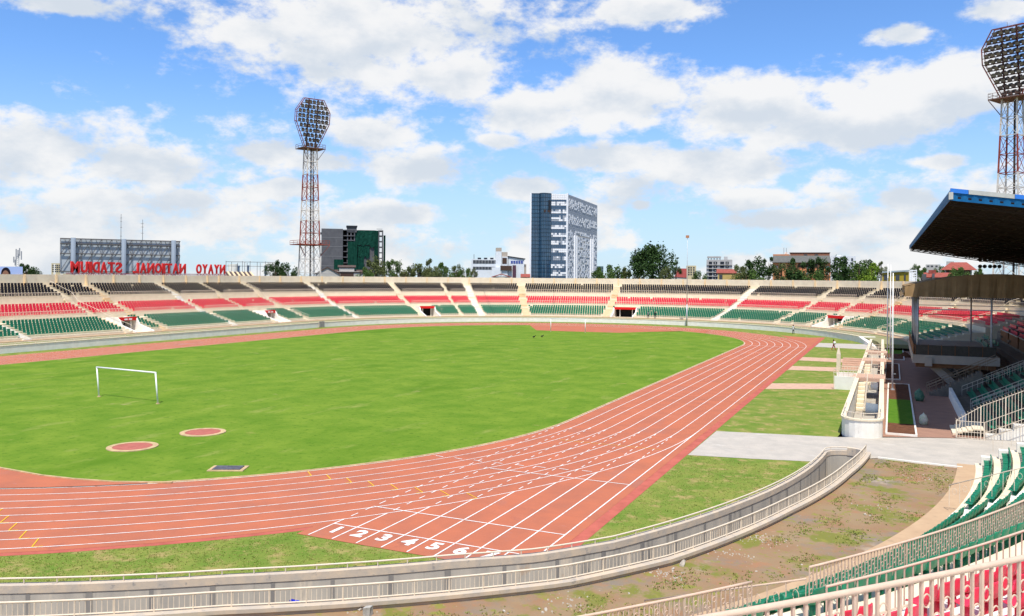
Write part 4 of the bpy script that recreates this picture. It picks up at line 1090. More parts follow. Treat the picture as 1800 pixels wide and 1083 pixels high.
# ------------------------------------------------------------------ big roof
roof = thing('stand_roof', 'large flat cantilever roof with blue corrugated fascia over the main stand', 'roof', (0, 0, 0))
RN = (25.75, 31.5); RF = (24.75, 118.5)
m_blue = mat('blue_sheet', (.012, .11, .26), .45, var=.14, scale=1.0); m_blue2 = mat('bright_blue_sheet', (.04, .19, .62), .45); m_gsheet = mat('grey_sheet', (.45, .46, .42), .6, var=.1, scale=1)
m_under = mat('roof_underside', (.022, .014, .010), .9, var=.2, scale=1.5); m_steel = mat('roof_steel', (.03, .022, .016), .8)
BW = 30.0; SL = -.145
def zb(x): return 16.45 + SL * (x - 25.5)
mb = MB()
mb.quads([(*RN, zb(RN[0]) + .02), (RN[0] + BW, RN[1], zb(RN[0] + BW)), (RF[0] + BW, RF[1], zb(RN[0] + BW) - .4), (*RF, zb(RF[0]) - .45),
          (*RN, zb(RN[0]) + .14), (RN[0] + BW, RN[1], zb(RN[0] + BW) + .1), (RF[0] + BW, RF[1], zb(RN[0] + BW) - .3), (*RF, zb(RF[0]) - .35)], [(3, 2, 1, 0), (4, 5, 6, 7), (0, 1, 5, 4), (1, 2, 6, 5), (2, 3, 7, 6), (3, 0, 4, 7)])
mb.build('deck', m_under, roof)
def fascia(a, b, za, zb_, h0, h1, nm, m, step=.30):
    """ribbed sheet from a to b hanging h0 below .. h1 above the deck edge"""
    a = Vector(a); b = Vector(b); L = (b - a).length; n = int(L / step); t_ = (b - a) / L; nn = Vector((t_.y, -t_.x))
    mb = MB(); prev = None
    for i in range(n * 2 + 1):
        f = i / (n * 2); p = a + (b - a) * f + nn * (.035 if i % 4 in (0, 1) else 0); z = za + (zb_ - za) * f
        cur = ((p.x, p.y, z - h0), (p.x, p.y, z + h1))
        if prev: mb.face([prev[0], cur[0], cur[1], prev[1]])
        prev = cur
    return mb.build(nm, m, roof)
nb = (RN[0] + BW, RN[1])
fascia((RN[0] - .02, RN[1] + .0), (RF[0] - .02, RF[1]), zb(RN[0]), zb(RF[0]) - .45, .10, .55, 'front_fascia', m_blue, .45)
fascia((nb[0], nb[1] - .03), (RN[0], RN[1] - .03), zb(nb[0]), zb(RN[0]), .14, .38, 'side_fascia', m_blue)
xx = RN[0]; k = 0
while xx < RN[0] + BW - 1:        # flashing along the near edge, in short coloured lengths
    w = (1.05, 2.6, 2.0, 2.3)[k % 4]; m = (m_blue2, m_gsheet, m_blue2, m_blue)[k % 4]
    mb = MB(); z0, z1 = zb(xx) + .38, zb(xx + w) + .38
    mb.quads([(xx, RN[1] - .09, z0), (xx + w - .02, RN[1] - .09, z1), (xx + w - .02, RN[1] - .09, z1 + .28), (xx, RN[1] - .09, z0 + .28), (xx, RN[1] + .3, z0), (xx + w - .02, RN[1] + .3, z1), (xx + w - .02, RN[1] + .3, z1 + .28), (xx, RN[1] + .3, z0 + .28)], [(0, 1, 2, 3), (7, 6, 5, 4), (3, 2, 6, 7), (0, 4, 5, 1), (1, 5, 6, 2), (0, 3, 7, 4)])
    mb.build('flashing', m, roof); xx += w; k += 1
mb = MB(); mb.box(RN[0] - .10, RN[0] + .16, RN[1] - .12, RN[1] + .1, zb(RN[0]) - .08, zb(RN[0]) + .40); mb.build('corner_flashing', m_gsheet, roof)
for y in arange(RN[1] + 1.0, RF[1] - 1.0, 5.2):
    f = (y - RN[1]) / (RF[1] - RN[1]); x0 = RN[0] + (RF[0] - RN[0]) * f + .1; dzf = -.45 * f
    mb = MB(); x1 = x0 + BW - 4
    mb.bar((x0, y, zb(x0) + dzf - .15), (x1, y, zb(x1) + dzf - .15), .12); 
    lowz = lambda x: zb(x) + dzf - .35 - 0.25 * min(1, (x - x0) / 12)
    mb.bar((x0, y, lowz(x0)), (x0 + 12, y, lowz(x0 + 12)), .12); mb.bar((x0 + 12, y, lowz(x0 + 12)), (x1, y, lowz(x1)), .12)
    n = 16
    for i in range(n):
        xa = x0 + (x1 - x0) * i / n; xb = x0 + (x1 - x0) * (i + .5) / n; xc = x0 + (x1 - x0) * (i + 1) / n
        mb.bar((xa, y, lowz(xa)), (xb, y, zb(xb) + dzf - .15), .07); mb.bar((xb, y, zb(xb) + dzf - .15), (xc, y, lowz(xc)), .07)
    mb.build('truss', m_steel, roof)
for i in range(15):
    xo = .5 + 1.9 * i; mb = MB(); x = RN[0] + xo
    mb.bar((x, RN[1] + .2, zb(x) - .06), (x + RF[0] - RN[0], RF[1] - .2, zb(x) - .51), .10); mb.build('purlin', m_steel, roof)
for y in arange(38, 112, 10.4):
    mb = MB(); mb.box(49.6, 50.3, y - .35, y + .35, -2.6, zb(50) - .3); mb.build('column', m_slab, roof)
mb = MB(); mb.box(51.5, 51.9, 34, 116, -2.6, zb(52) - .6); mb.build('back_wall', mat('back_wall_brown', (.20, .15, .10), .9, var=.15, scale=1), roof)
# lamps slung under the far end of the roof
lc = at(1735, 470, 122)
t = thing('hanging_lamps', 'cluster of small dark floodlights slung below the far roof edge', 'floodlights', (lc.x, lc.y, lc.z + 1.2))
mb = MB(); mb.bar((-1.0, 0, -.35), (2.2, 0, -.1), .12); mb.bar((.6, 0, 0), (.6, 0, 1.4), .10); mb.build('arm', m_steel, t)
for i, x in enumerate((-.9, -.3, .4, 1.0, 1.6)):
    for z in (-.95, .05):
        mb = MB(); mb.tube([(x, -.35, z - .12), (x, .1, z)], [.30, .16], 8); mb.build('lamp', m_steel, t)

# ------------------------------------------------------------------ floodlight towers
m_twr = mat('tower_red', (.27, .065, .045), .7, var=.25, scale=2, spots=[((.34, .20, .12), 1.5, .6, .1)]); m_tww = mat('tower_white', (.62, .58, .52), .7, var=.12, scale=2, spots=[((.45, .25, .12), 1.2, .60, .1)])
m_lampb = mat('lamp_housing', (.075, .06, .05), .6); m_lampg = mat('lamp_glass', (.17, .165, .155), .25, spec=.7)
lampm = MB()
lampm.quads([(-.30, 0, -.24), (.30, 0, -.24), (.30, 0, .24), (-.30, 0, .24), (-.17, .34, -.14), (.17, .34, -.14), (.17, .34, .14), (-.17, .34, .14)], [(1, 0, 4, 5), (2, 1, 5, 6), (3, 2, 6, 7), (0, 3, 7, 4), (4, 7, 6, 5)], 0)
lampm.quads([(-.26, -.01, -.2), (.26, -.01, -.2), (.26, -.01, .2), (-.26, -.01, .2)], [(0, 1, 2, 3)], 1)
lampm = lampm.mesh('lamp', [m_lampb, m_lampg])
def tower(label, x, y, rz, ztop=57.0):
    t = thing('floodlight_tower', label, 'floodlight tower', (x, y, -2.6), rz, 'floodlight towers')
    Z = lambda z: z + 2.6
    def hw(z): return 2.55 + (1.25 - 2.55) * min(1, max(0, (z + 2.6) / (44 + 2.6)))
    bands = [(-2.6, 18.8, m_tww), (18.8, 25.3, m_twr), (25.3, 30.6, m_tww), (30.6, 37.4, m_twr), (37.4, 44.0, m_tww)]
    for (z0, z1, m) in bands:
        n = max(1, int(round((z1 - z0) / 3.3)))
        for sx, sy in ((-1, -1), (1, -1), (1, 1), (-1, 1)):
            mb = MB(); mb.bar((sx * hw(z0), sy * hw(z0), Z(z0)), (sx * hw(z1), sy * hw(z1), Z(z1)), .24); mb.build('leg', m, t)
        mb = MB()
        for i in range(n):
            a = z0 + (z1 - z0) * i / n; b = z0 + (z1 - z0) * (i + 1) / n; ha, hb = hw(a), hw(b)
            C = [(-1, -1), (1, -1), (1, 1), (-1, 1)]
            for k in range(4):
                (ax, ay), (bx, by) = C[k], C[(k + 1) % 4]
                mb.bar((ax * ha, ay * ha, Z(a)), (bx * ha, by * ha, Z(a)), .13)
                mb.bar((ax * ha, ay * ha, Z(a)), (bx * hb, by * hb, Z(b)), .075); mb.bar((bx * ha, by * ha, Z(a)), (ax * hb, ay * hb, Z(b)), .075)
        mb.build('bracing', m, t)
    mb = MB(); mb.bar((.3, .3, 0), (.3, .3, Z(44)), .28); mb.bar((.8, .3, 0), (.8, .3, Z(44)), .06)
    for i in range(60): mb.bar((.3, .3, Z(-2 + i * .76)), (.8, .3, Z(-2 + i * .76)), .04)
    mb.build('ladder', m_lampb, t)
    for (z, w, nm, m) in ((18.9, 4.1, 'lower_platform', m_twr), (44.0, 3.1, 'upper_platform', mat('platform_dark', (.16, .09, .07), .8))):
        mb = MB(); mb.box(-w, w, -w * .8, w * .8, Z(z), Z(z) + .18); mb.build(nm, m, t)
        mb = MB()
        for h in (.6, 1.15):
            for a, b in (((-w, -w * .8), (w, -w * .8)), ((w, -w * .8), (w, w * .8)), ((w, w * .8), (-w, w * .8)), ((-w, w * .8), (-w, -w * .8))): mb.bar((*a, Z(z) + h), (*b, Z(z) + h), .06)
        for i in range(9): x_ = -w + 2 * w * i / 8; mb.bar((x_, -w * .8, Z(z)), (x_, -w * .8, Z(z) + 1.15), .06); mb.bar((x_, w * .8, Z(z)), (x_, w * .8, Z(z) + 1.15), .06)
        for sx in (-1, 1): mb.bar((sx * w, -w * .8, Z(z)), (sx * hw(z - 3), -hw(z - 3), Z(z - 3)), .12)
        mb.build('platform_railing', m, t)
    # head: eight-sided frame of lamp rows, tilted towards the field
    head = link('head', None, t, (0, -.6, Z(44.3))); head.rotation_euler = (radians(-8) * -1, 0, 0)
    H = 12.6
    out = [(-1.7, 0), (1.7, 0), (4.55, 6.6), (4.55, 9.4), (2.6, H), (-2.6, H), (-4.55, 9.4), (-4.55, 6.6)]
    mb = MB()
    for a, b in zip(out, out[1:] + out[:1]): mb.bar((a[0], 0, a[1]), (b[0], 0, b[1]), .16); mb.bar((a[0], 1.2, a[1]), (b[0], 1.2, b[1]), .12); mb.bar((a[0], 0, a[1]), (a[0], 1.2, a[1]), .10)
    mb.build('outer_frame', m_twr, head)
    def halfw(z):
        pts = [(1.7, 0), (4.55, 6.6), (4.55, 9.4), (2.6, H)]
        for (w0, z0), (w1, z1) in zip(pts, pts[1:]):
            if z <= z1: return w0 + (w1 - w0) * (z - z0) / (z1 - z0)
        return 2.6
    mb = MB()
    for x_ in (-1.25, 1.25): mb.bar((x_, .6, 0), (x_, .6, H), .26)
    n = 10
    for i in range(n): z = .7 + i * 1.22; w = halfw(z); mb.bar((-w, .1, z - .3), (w, .1, z - .3), .11); mb.bar((-w, 1.0, z - .3), (w, 1.0, z - .3), .09)
    for i in range(n - 1):
        for x_ in (-3.4, -2.2, 0, 2.2, 3.4):
            z = .7 + i * 1.22
            if abs(x_) < halfw(z) and abs(x_) < halfw(z + 1.22): mb.bar((x_, 1.0, z - .3), (x_ + (.9 if i % 2 else -.9), 1.0, z + .92), .07)
    mb.build('inner_frame', mat('frame_dark_red', (.14, .06, .05), .8), head)
    for i in range(n):
        z = .7 + i * 1.22; w = halfw(z); k = int(2 * w / 1.06)
        for j in range(k):
            x_ = (j - (k - 1) / 2) * 1.06
            link('lamp', lampm, head, (x_, -.25, z), (radians(32), 0, radians(random.uniform(-12, 12))), (1.3, 1.4, 1.35)); link('lamp', lampm, head, (x_ + .3, .75, z + .3), (radians(32), 0, radians(random.uniform(-12, 12))), (1.2, 1.4, 1.25))
    mb = MB(); mb.tube([(0, 0, H), (0, 0, H + .8)], .03, 5); mb.build('lightning_rod', m_lampb, head)
    return t
p = at(546, 300, 215)
tower('red and white lattice floodlight tower rising behind the far rim above the grey building', p.x, p.y, atan2(p.y - 70, p.x + 37) - pi / 2 + .25)
p = at(1779, 300, 149)
tower('white and rusty lattice floodlight tower standing behind the blue-edged roof', p.x, p.y, radians(-28))
t1 = at(520, 392, 212); mb = MB()

# ------------------------------------------------------------------ name sign on the rim
m_letter = mat('sign_letter_red', (.60, .035, .035), .5, var=.12, scale=1.0)
def rimframe(u, d=150):      # along the back-straight rim: x fixed
    p = at(u, 470, 1.0); dx = p.x - CX; k = (-115.15 - CX) / dx; q = at(u, 470, k); return q
sg = thing('name_sign', 'big red letters on the rim reading NYAYO NATIONAL STADIUM, seen from behind', 'sign', (-115.35, 0, 10.75))
m_sframe = mat('sign_frame', (.30, .05, .05), .7)
spans = [('STADIUM', 125, 217), ('NATIONAL', 235, 329), ('NYAYO', 346, 398)]
ys = []
for word, u0, u1 in spans:
    y0 = rimframe(u0).y; y1 = rimframe(u1).y; n = len(word)
    # first letter of the word is farthest along +y (the sign reads from outside)
    wid = {'I': .5, 'M': 1.25, 'N': 1.05, 'W': 1.2, 'L': .9}
    tot = sum(wid.get(c, 1.0) for c in word); pos = y1
    for c in word:
        w = (y1 - y0) * wid.get(c, 1.0) / tot; yc = pos - w / 2; pos -= w
        me = text_mesh(c, 1.0, .08, .034, 'letter'); me.materials.append(m_letter)
        xs_ = [v.co.x for v in me.vertices]; zs_ = [v.co.y for v in me.vertices]; sx = (w * .86) / (max(xs_) - min(xs_)); H_ = 2.1; sz = H_ / (max(zs_) - min(zs_))
        cx_ = (max(xs_) + min(xs_)) / 2
        for v in me.vertices: v.co.x = (v.co.x - cx_) * sx; v.co.y = (v.co.y - min(zs_)) * sz; v.co.z *= 1.6
        # stand it up; front faces outward (-x): text x axis -> world -y
        M3 = Matrix(((0, 0, -1), (-1, 0, 0), (0, 1, 0)))
        o = link('letter', me, sg, (0, yc, .38)); o.rotation_euler = M3.to_euler()
        mb = MB()
        for s in (-.3, .3): mb.bar((0, yc + s * w, -.1), (0, yc + s * w, .5), .06); mb.bar((.0, yc + s * w, .3), (.55, yc + s * w, -.05), .05)
        mb.build('bracket', m_sframe, sg)
mb = MB(); ya = rimframe(118).y; yb = rimframe(400).y
for z in (.12, .30): mb.bar((0, ya, z), (0, yb, z), .09)
mb.build('base_rail', m_sframe, sg)

# ------------------------------------------------------------------ background: steel billboard seen from behind
def facing(u, v, d):
    p = at(u, v, d); return p, atan2(p.y - CY, p.x - CX) - pi / 2
bbp, brz = facing(215, 482, 190)
def px(n, d): return n / FPX * d
bb = thing('billboard_frame', 'huge grey steel billboard seen from behind on three thick posts beside the stadium', 'billboard', (bbp.x, bbp.y, -2.6), brz + .06)
m_sheet = mat('billboard_sheet', (.42, .46, .50), .7, var=.10, scale=.6); m_truss = mat('billboard_truss', (.13, .12, .12), .7); m_bpost = mat('billboard_post', (.22, .26, .31), .5)
zt = at(215, 421, 190).z + 2.6; zbm = at(215, 478, 190).z + 2.6; W_ = px(191, 190)
mb = MB()
for k in range(12):
    mb = MB(); x0 = -W_ / 2 + W_ * k / 12; mb.box(x0 + .01, x0 + W_ / 12 - .01, .9, 1.0, zbm - .5, zt); mb.build('sheet', m_sheet, bb)
for z in (zbm, (zbm + zt) / 2 + .3, zt - 1.2, zt - .1):
    mb = MB(); mb.bar((-W_ / 2, .5, z), (W_ / 2, .5, z), .22); mb.build('beam', m_truss, bb)
for k in range(12):
    x0 = -W_ / 2 + W_ * k / 12; x1 = x0 + W_ / 12
    mb = MB(); mb.bar((x0, .55, zbm), (x1, .55, (zbm + zt) / 2), .12); mb.bar((x0, .55, (zbm + zt) / 2), (x1, .55, zt), .12); mb.bar((x0, .55, zbm), (x0, .55, zt), .10); mb.bar((x1, .7, (zbm + zt) / 2), (x0 + .8, .7, zt), .07); mb.build('brace', m_truss, bb)
for u in (139, 217.5, 299):
    x_ = (u - 215) / FPX * 190; mb = MB(); mb.tube([(x_, 0, 0), (x_, 0, zt + .1)], .52, 14); mb.build('post', m_bpost, bb, smooth=True)
for (u, vt) in ((212.5, 376), (250.5, 386)):
    p, rz = facing(u, 480, 240); h = at(u, vt, 240).z + 2.6
    t = thing('radio_mast', 'thin guyed radio mast above the steel billboard, %s' % ('the taller one' if vt < 380 else 'with short cross arms'), 'mast', (p.x, p.y, -2.6), rz)
    mb = MB(); mb.tube([(0, 0, 0), (0, 0, h)], [.16, .05], 5); mb.build('pole', m_truss, t)
    mb = MB()
    for z in (h - 1.2, h - 2.2, h - 4, h - 6.5): mb.bar((-.5 if vt > 380 else -.2, 0, z), (.3, 0, z), .08)
    mb.build('arms', m_truss, t)

# ------------------------------------------------------------------ background buildings
WINM = {}
def window_mesh(w, h, m, mf):
    k = (round(w, 2), round(h, 2), m.name, mf.name if mf else '')
    if k not in WINM:
        mb = MB(); mb.box(-w / 2, w / 2, -.06, .05, 0, h, 0)
        if mf:
            f = min(.14, w * .1); mb.box(-w / 2 - f, w / 2 + f, -.12, .04, -f, 0, 1); mb.box(-w / 2 - f, w / 2 + f, -.10, .04, h, h + f * .8, 1); mb.box(-f * .3, f * .3, -.09, .04, 0, h, 1)
        WINM[k] = mb.mesh('window', [m, mf or m])
    return WINM[k]
m_wdark = mat('window_dark', (.035, .04, .05), .12, spec=.8); m_wblue = mat('window_blue', (.03, .06, .28), .12, spec=.8); m_frame = mat('window_frame', (.55, .53, .5), .6)
def building(name, label, cat, u0, u1, vtop, d, depth, m, rot=0.0, zb_=-2.6):
    uc = (u0 + u1) / 2; p, rz = facing(uc, vtop, d); w = (u1 - u0) / FPX * d
    t = thing(name, label, cat, (p.x, p.y, zb_), rz + rot)
    t['_w'] = w; h = p.z - zb_
    mb = MB(); mb.box(-w / 2, w / 2, 0, depth, 0, h); mb.build('wall', m, t)
    def X(u): return (u - uc) / FPX * d
    def Z(v): return at(uc, v, d).z - zb_
    return t, w, h, X, Z
def part(t, nm, m, *b):
    mb = MB()
    mb.box(*b); return mb.build(nm, m, t)
def wins(t, xs, zs, w, h, m=m_wdark, mf=m_frame, y=0.0):
    me = window_mesh(w, h, m, mf)
    for x in xs:
        for z in zs: link('window', me, t, (x, y, z))
def gable(t, nm, x0, x1, y0, y1, z0, z1, m, axis='y', over=.3):
    mb = MB()
    if axis == 'y':   # ridge runs along y, gable faces the camera
        xm = (x0 + x1) / 2; pr = [(x0 - over, z0), (xm, z1), (x1 + over, z0), (x1 + over - .1, z0 - .25), (xm, z1 - .3), (x0 - over + .1, z0 - .25)]
        a = [(x, y0 - over, z) for x, z in pr]; b = [(x, y1 + over, z) for x, z in pr]
    else:
        ym = (y0 + y1) / 2; pr = [(y0 - over, z0), (ym, z1), (y1 + over, z0), (y1 + over - .1, z0 - .25), (ym, z1 - .3), (y0 - over + .1, z0 - .25)]
        a = [(x0 - over, y, z) for y, z in pr]; b = [(x1 + over, y, z) for y, z in pr]
    n = 6; mb.quads(a + b, [tuple(range(n)), tuple(range(2 * n - 1, n - 1, -1))] + [(i, (i + 1) % n, n + (i + 1) % n, n + i) for i in range(n)])
    return mb.build(nm, m, t)
m_bgconc = mat('site_concrete', (.125, .125, .135), .9, scale=.5, col2=(.095, .095, .105), spots=[((.15, .15, .16), .7, .6, .1, (1, 1, .3))])
m_net = mat('green_net', (.005, .036, .025), .9, scale=1.0, col2=(.010, .060, .042)); m_bgdark = mat('site_dark', (.03, .035, .045), .9)

# concrete block under construction with green netting
t, w, h, X, Z = building('unfinished_building', 'grey concrete building under construction draped with green safety netting', 'building', 566, 603, 402, 330, 16, m_bgconc)
for v in (418, 434, 451, 468): part(t, 'band', mat('site_band', (.19, .19, .20), .9), X(566) + .0, X(603) - .0, -.05, .0, Z(v), Z(v) + .22)
for v in (412, 430, 449): part(t, 'balcony_edge', m_bgdark, X(565.4) - .3, X(566), 1, 4, Z(v), Z(v) + .8)
part(t, 'core', m_bgdark, X(603) + .01, X(665), 5, 16, 0, Z(403.5))
part(t, 'lift_tower', m_bgconc, X(610), X(627), 1.0, 7, Z(407.5), Z(398)); part(t, 'lift_tower_roof', m_bgdark, X(609), X(628), .6, 7.4, Z(398) + .01, Z(397) + .3)
for v in (403, 413, 421, 431, 441, 451, 461, 471): part(t, 'floor_slab', m_bgconc, X(603) + .02, X(624), .8, 4.99, Z(v) - .35, Z(v))
for u in (611, 617, 623): part(t, 'column', m_bgconc, X(u) - .2, X(u) + .25, 1.2, 1.7, 0, Z(408))
part(t, 'wing_wall', m_bgconc, X(629), X(660), 2.2, 4.98, 0, Z(403))
for v in (403, 412, 422, 432, 442, 452, 462, 472): part(t, 'floor_slab', m_bgconc, X(665) + .02, X(673), 1.0, 9, Z(v) - .3, Z(v))
for u in (666, 672.5): part(t, 'column', m_bgconc, X(u) - .25, X(u) + .25, 1.0, 1.5, 0, Z(403))
def net(t, x0, x1, z0, z1, y, nm='safety_net'):
    mb = MB(); n = 14; k = 10; vs = []; F = []
    for j in range(k + 1):
        for i in range(n + 1):
            f = i / n; vs.append((x0 + (x1 - x0) * f, y - .25 * abs(sin(i * 1.9 + j * .25)) - random.uniform(0, .12), z0 + (z1 - z0) * j / k + (random.uniform(-.8, .8) if j == 0 else 0)))
    for j in range(k):
        for i in range(n): a = j * (n + 1) + i; F.append((a, a + 1, a + n + 2, a + n + 1))
    mb.quads(vs, F); o = mb.build(nm, m_net, t); s = o.modifiers.new('thickness', 'SOLIDIFY'); s.thickness = .04; return o
net(t, X(622.5), X(664), Z(432), Z(403.5), 1.8); net(t, X(611.5), X(628), 0, Z(424), .6); net(t, X(629), X(650), Z(452), Z(431), 2.0); net(t, X(658), X(665.5), 0, Z(404), 1.7); net(t, X(674), X(677.5), 0, Z(412), .9); net(t, X(626), X(640), 0, Z(452), 1.2); net(t, X(588), X(604), 0, Z(456), -.3)
part(t, 'hoist_arm', m_bgdark, X(662), X(672), 1.5, 1.8, Z(401) , Z(400.4))

# houses in front of it
m_tile = mat('old_tile', (.10, .07, .06), .9, var=.2, scale=1.5); m_redtile = mat('red_tile', (.30, .085, .065), .85, var=.2, scale=1.5); m_plaster = mat('plaster', (.46, .44, .40), .9, var=.08, scale=.8); m_timber_shade = mat('timber_and_painted_shade', (.08, .05, .04), .9)  # the dark timber colour also paints in shade on some house fronts
t, w, h, X, Z = building('gabled_house', 'low house with dark tiled roof and pale gable behind the floodlight tower', 'house', 556, 596, 480, 255, 9, m_plaster)
gable(t, 'roof', X(556), X(596), 0, 9, Z(481), Z(469), m_tile); part(t, 'gable_board', m_frame, X(562), X(590), -.05, 0, Z(481), Z(480.3))
mb = MB(); mb.quads([(X(557), -.02, Z(481)), (X(595), -.02, Z(481)), (X(576), -.02, Z(470.5)), (X(557), .2, Z(481)), (X(595), .2, Z(481)), (X(576), .2, Z(470.5))], [(0, 1, 2), (5, 4, 3), (0, 3, 4, 1), (1, 4, 5, 2), (2, 5, 3, 0)]); mb.build('gable_wall', m_plaster, t)
t, w, h, X, Z = building('hip_roof_house', 'house with dark raised ridge roof between the gabled house and trees', 'house', 594, 632, 477, 262, 10, m_plaster)
gable(t, 'roof', X(590), X(640), 0, 9, Z(478), Z(474), m_tile, 'x'); part(t, 'dormer_wall', m_plaster, X(597), X(623), .5, 5, Z(477), Z(469)); gable(t, 'dormer_roof', X(596), X(624), .5, 5, Z(469.5), Z(466), m_tile, 'x'); part(t, 'painted_wall_shade', m_timber_shade, X(599), X(622), -.06, 0, Z(487), Z(480))  # dark strip on the wall paints in the shade below the eaves
t, w, h, X, Z = building('gabled_house', 'small pale gabled house half hidden by the roadside trees', 'house', 634, 660, 481, 250, 8, m_plaster)
gable(t, 'roof', X(634), X(660), 0, 8, Z(481.5), Z(472), m_tile)
mb = MB(); mb.quads([(X(635), -.02, Z(481)), (X(659), -.02, Z(481)), (X(647), -.02, Z(473.5)), (X(635), .2, Z(481)), (X(659), .2, Z(481)), (X(647), .2, Z(473.5))], [(0, 1, 2), (5, 4, 3), (0, 3, 4, 1), (1, 4, 5, 2), (2, 5, 3, 0)]); mb.build('gable_wall', m_plaster, t)

# beige flats, portrait billboard, phone mast at the left
m_beige = mat('beige_render', (.55, .47, .30), .9, var=.06, scale=.5)
t, w, h, X, Z = building('apartment_block', 'beige apartment block with rows of small windows beside the billboard', 'building', 93, 122, 463, 340, 12, m_beige)
wins(t, [X(u) for u in (95.5, 99.5, 102.5, 105.8, 110.8, 114.5)], [Z(v) for v in (467.8, 471.2, 474.8, 478.4)], 0.55, .5, mf=None)
for u in (97.5, 108.5): part(t, 'white_panel', m_white, X(u) - .35, X(u) + .5, -.04, 0, 2, Z(464.5))
part(t, 'water_tank', m_white, X(112.5), X(117.5), 3, 5, Z(463) + .01, Z(460)); part(t, 'tank_lid', m_bgdark, X(112.8), X(116.8), 3.2, 4.8, Z(460) + .01, Z(459))
t, w, h, X, Z = building('portrait_billboard', 'blue billboard with the top of a painted head showing over the rim', 'billboard', -30, 35, 468.5, 200, .4, mat('billboard_blue', (.36, .50, .80), .6, scale=.4, col2=(.46, .52, .80)))
mb = MB(); c = (X(9.5), -.03, Z(481)); n = 20
mb.prism([(c[0] + 1.0 * cos(a), c[2] + 1.55 * sin(a)) for a in [2 * pi * i / n for i in range(n)]], 0, .03)
o = mb.build('painted_hair', mat('paint_hair', (.02, .015, .02), .8), t); o.rotation_euler = (radians(90), 0, 0); o.location = (0, -.0, 0)
mb = MB(); mb.prism([(c[0] - .05 + .72 * cos(a), c[2] - .5 + 1.3 * sin(a)) for a in [2 * pi * i / n for i in range(n)]], .03, .05)
o = mb.build('painted_face', mat('paint_face', (.30, .15, .10), .8), t); o.rotation_euler = (radians(90), 0, 0)
p, rz = facing(31, 480, 420); h = at(31, 436, 420).z + 2.6
t = thing('phone_mast', 'grey phone mast crowded with antennas behind the blue billboard', 'mast', (p.x, p.y, -2.6), rz)
mb = MB()
for x_ in (-.7, .7): mb.bar((x_, 0, 0), (x_ * .9, 0, h - 3), .28)
for i in range(16): mb.bar((-.7, 0, h - 20 + i), (.7, 0, h - 19 + i), .12); mb.bar((.7, 0, h - 20 + i), (-.7, 0, h - 19 + i), .12)
mb.build('lattice', m_galv, t)
for (x_, z0, z1) in ((-1.6, h - 7.5, h - 4.5), (-.6, h - 6, h - .5), (.2, h - 5, h - 1), (.9, h - 4, h), (1.7, h - 6, h - 1.6), (-1.0, h - 9, h - 6), (1.2, h - 10, h - 8.6)):
    part(t, 'antenna', mat('antenna_grey', (.30, .31, .34), .6), x_ - .28, x_ + .28, -.5, 0, z0, z1)

# tanks and pipe scaffold
p, rz = facing(440, 480, 270)
t = thing('pipe_scaffold', 'open frame of thin steel pipes standing beyond the rim right of the sign', 'scaffold', (p.x, p.y, -2.6), rz)
H_ = at(440, 459, 270).z + 2.6; z2 = at(440, 468, 270).z + 2.6
mb = MB()
for i, u in enumerate((400, 409, 419, 427, 431, 435, 440, 452, 457, 466, 475, 483)):
    x_ = px(u - 440, 270); hh = H_ - .3 * (i % 3); mb.bar((x_, (i % 2) * 3, 0), (x_, (i % 2) * 3, hh), .14)
for z in (z2, H_ - .3): mb.bar((px(-40, 270), 0, z), (px(43, 270), 0, z), .10); mb.bar((px(-40, 270), 3, z), (px(43, 270), 3, z), .10)
mb.build('pipes', m_truss, t)
for u, sx in ((410, 1.0), (423, .0)):
    pass
p, rz = facing(410, 480, 300); t = thing('storage_tank', 'white cylindrical storage tank behind the pipe scaffold', 'tank', (p.x, p.y, -2.6), rz)
mb = MB(); mb.tube([(0, 0, 0), (0, 0, at(410, 464.5, 300).z + 2.6)], 1.7, 20); mb.build('shell', m_white, t, smooth=False)
mb = MB(); [mb.tube([(0, 0, z), (0, 0, z + .12)], 1.75, 20) for z in (10, 12, 14)]; mb.build('hoops', m_frame, t)
for i, (u, vt) in enumerate(((420, 467), (436.5, 466.5), (467, 467))):
    p, rz = facing(u, 480, 285); t = thing('chimney_stack', ['blue grey steel chimney close to the white tank', 'blue grey steel chimney in the middle of the pipe scaffold', 'blue grey steel chimney next to the dark trees'][i], 'chimney', (p.x, p.y, -2.6), rz, 'steel chimneys')
    h = at(u, vt, 285).z + 2.6; mb = MB(); mb.tube([(0, 0, 0), (0, 0, h - .5)], .34, 10); mb.build('stack', mat('stack_blue', (.09, .14, .22), .6), t); mb = MB(); mb.tube([(0, 0, h - .5), (0, 0, h)], .45, 10); mb.build('cowl', MATS['stack_blue'], t)
t, w, h, X, Z = building('shed', 'low shed with striped corrugated roof just behind the rim', 'shed', 396, 440, 484, 235, 8, m_plaster)
for i in range(12):
    mb = MB(); x0 = X(396) + (X(442) - X(396)) * i / 12; x1 = X(396) + (X(442) - X(396)) * (i + .8) / 12
    mb.quads([(x0 + .8, -.3, Z(485)), (x1 + .8, -.3, Z(485)), (x1, 5, Z(478)), (x0, 5, Z(478)), (x0 + .8, -.3, Z(485) + .1), (x1 + .8, -.3, Z(485) + .1), (x1, 5, Z(478) + .1), (x0, 5, Z(478) + .1)], [(0, 1, 2, 3), (4, 7, 6, 5), (0, 4, 5, 1), (1, 5, 6, 2), (2, 6, 7, 3), (3, 7, 4, 0)]); mb.build('roof_sheet', m_tan if i % 2 else m_tile, t)

